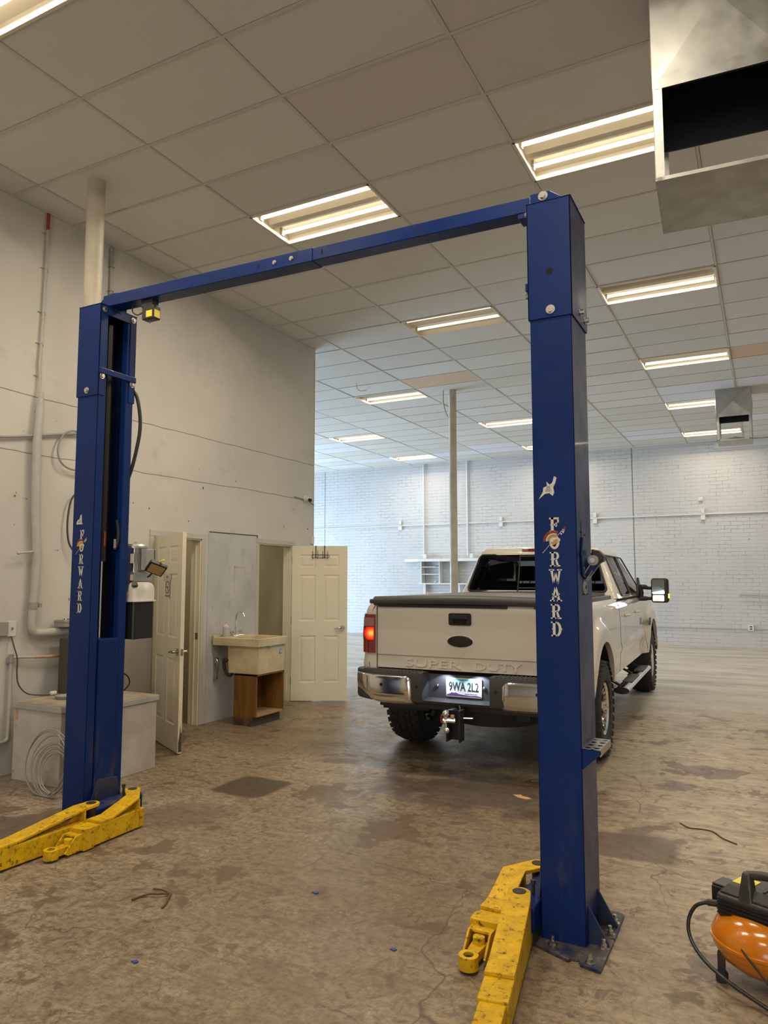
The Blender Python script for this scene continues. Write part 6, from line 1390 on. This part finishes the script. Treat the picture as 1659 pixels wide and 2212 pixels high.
t = thing('power_outlet', 'white outlet low on the brick wall at the end of a thin conduit', 'power outlet', (-.345, YB, .46))
a = MB(); a.box(-.405, -.285, YB-.05, YB, .40, .53); part(a, 'box', M['bconduit'], t, bevel=.004)
for z in (.44, .49): a = MB(); a.box(-.37, -.32, YB-.052, YB-.05, z-.012, z+.012); part(a, 'socket', M['ink'], t)
a = MB(); a.tube([(-4.2, YB-.02, .425), (-2.4, YB-.02, .430), (-.40, YB-.02, .436)], .012, 8); a.tube([(-.29, YB-.02, .44), (2.5, YB-.02, .45)], .012, 8); part(a, 'conduit', M['conduit'], t, smooth=True)
a = MB(); a.tube([(-.53, YB-.06, 1.225), (.3, YB-.06, 1.185), (1.2, YB-.06, 1.15)], .018, 10); a.cyl((-.53, YB-.06, 1.225), (-.53, YB, 1.23), .02, 10); solo(a, 'wall_rail', M['conduit'], 'short horizontal pipe on the brick wall at the right photo edge', 'pipe', (-.5, YB, 1.2), smooth=True)
sh = thing('wall_shelf', 'long white shelf with open cubbies on the brick wall behind the truck', 'shelf', (-8.0, YB, 1.4))
a = MB(); a.prism([(-9.10, YB), (-8.55, YB-.30), (-5.2, YB-.30), (-5.2, YB)], 2.05, 2.125, lambda p, q, d: (p, q, d)); part(a, 'top_board', M['bconduit'], sh, bevel=.004)
for x in (-8.49, -7.945, -7.48): a = MB(); a.box(x-.012, x+.012, YB-.22, YB, 1.44, 2.05); part(a, 'divider', M['bconduit'], sh)
for z in (1.70, 1.90): a = MB(); a.box(-8.48, -7.957, YB-.21, YB, z-.010, z+.010); part(a, 'cubby_shelf', M['bconduit'], sh)
a = MB(); a.box(-8.56, -5.2, YB-.23, YB, 1.425, 1.455); part(a, 'lower_board', M['bconduit'], sh)
for x in (-8.43, -7.40, -6.2): a = MB(); a.box(x-.03, x+.03, YB-.12, YB-.06, 0, 1.425); part(a, 'leg', M['bconduit'], sh)
t = MB(); t.box(-8.44, -8.34, YB-.20, YB-.08, 2.125, 2.255); solo(t, 'small_box', M['bconduit'], 'small white box standing on the wall shelf left of the far post', 'box', (-8.39, YB-.14, 2.125), bevel=.006)
t = MB(); t.box(-7.06, -6.96, YB-.20, YB-.08, 2.125, 2.255); solo(t, 'small_box', M['bconduit'], 'small white box standing on the wall shelf right of the far post', 'box', (-7.01, YB-.14, 2.125), bevel=.006)
t = MB(); t.sph((-8.10, YB-.12, 1.485), .030, 12); t.tube([(-8.16, YB-.12, 1.47), (-8.05, YB-.10, 1.475), (-7.98, YB-.14, 1.47)], .015, 8); solo(t, 'rag', M['paper'], 'pale crumpled rag in the bottom cubby of the wall shelf', 'rag', (-8.08, YB-.12, 1.455), smooth=True)
t = MB(); t.tube([(-8.10, YB-.15, 1.918), (-7.99, YB-.14, 1.918)], .008, 8); solo(t, 'hand_tool', M['black'], 'small dark tool lying in the top cubby of the wall shelf', 'tool', (-8.05, YB-.15, 1.91))

a = MB(); a.tube([(-5.9, 10.32, CZ), (-5.93, 10.40, CZ-.06), (-5.96, 10.55, CZ-.07), (-5.98, 10.75, CZ-.02), (-5.98, 10.80, CZ)], .004, 6, 5); solo(a, 'hanging_wire', M['darkwire'], 'thin wire sagging below the ceiling tiles left of the peach tile', 'wire', (-5.95, 10.5, CZ), smooth=True)
a = MB(); a.tube([(-4.80, 11.42, CZ), (-4.80, 11.42, 4.62), (-4.77, 11.44, 4.45), (-4.735, 11.46, 4.35)], .008, 8, 5); solo(a, 'hanging_wire', M['greypaint'], 'short grey cable dropping from the ceiling onto the far round post', 'wire', (-4.8, 11.42, CZ), smooth=True)
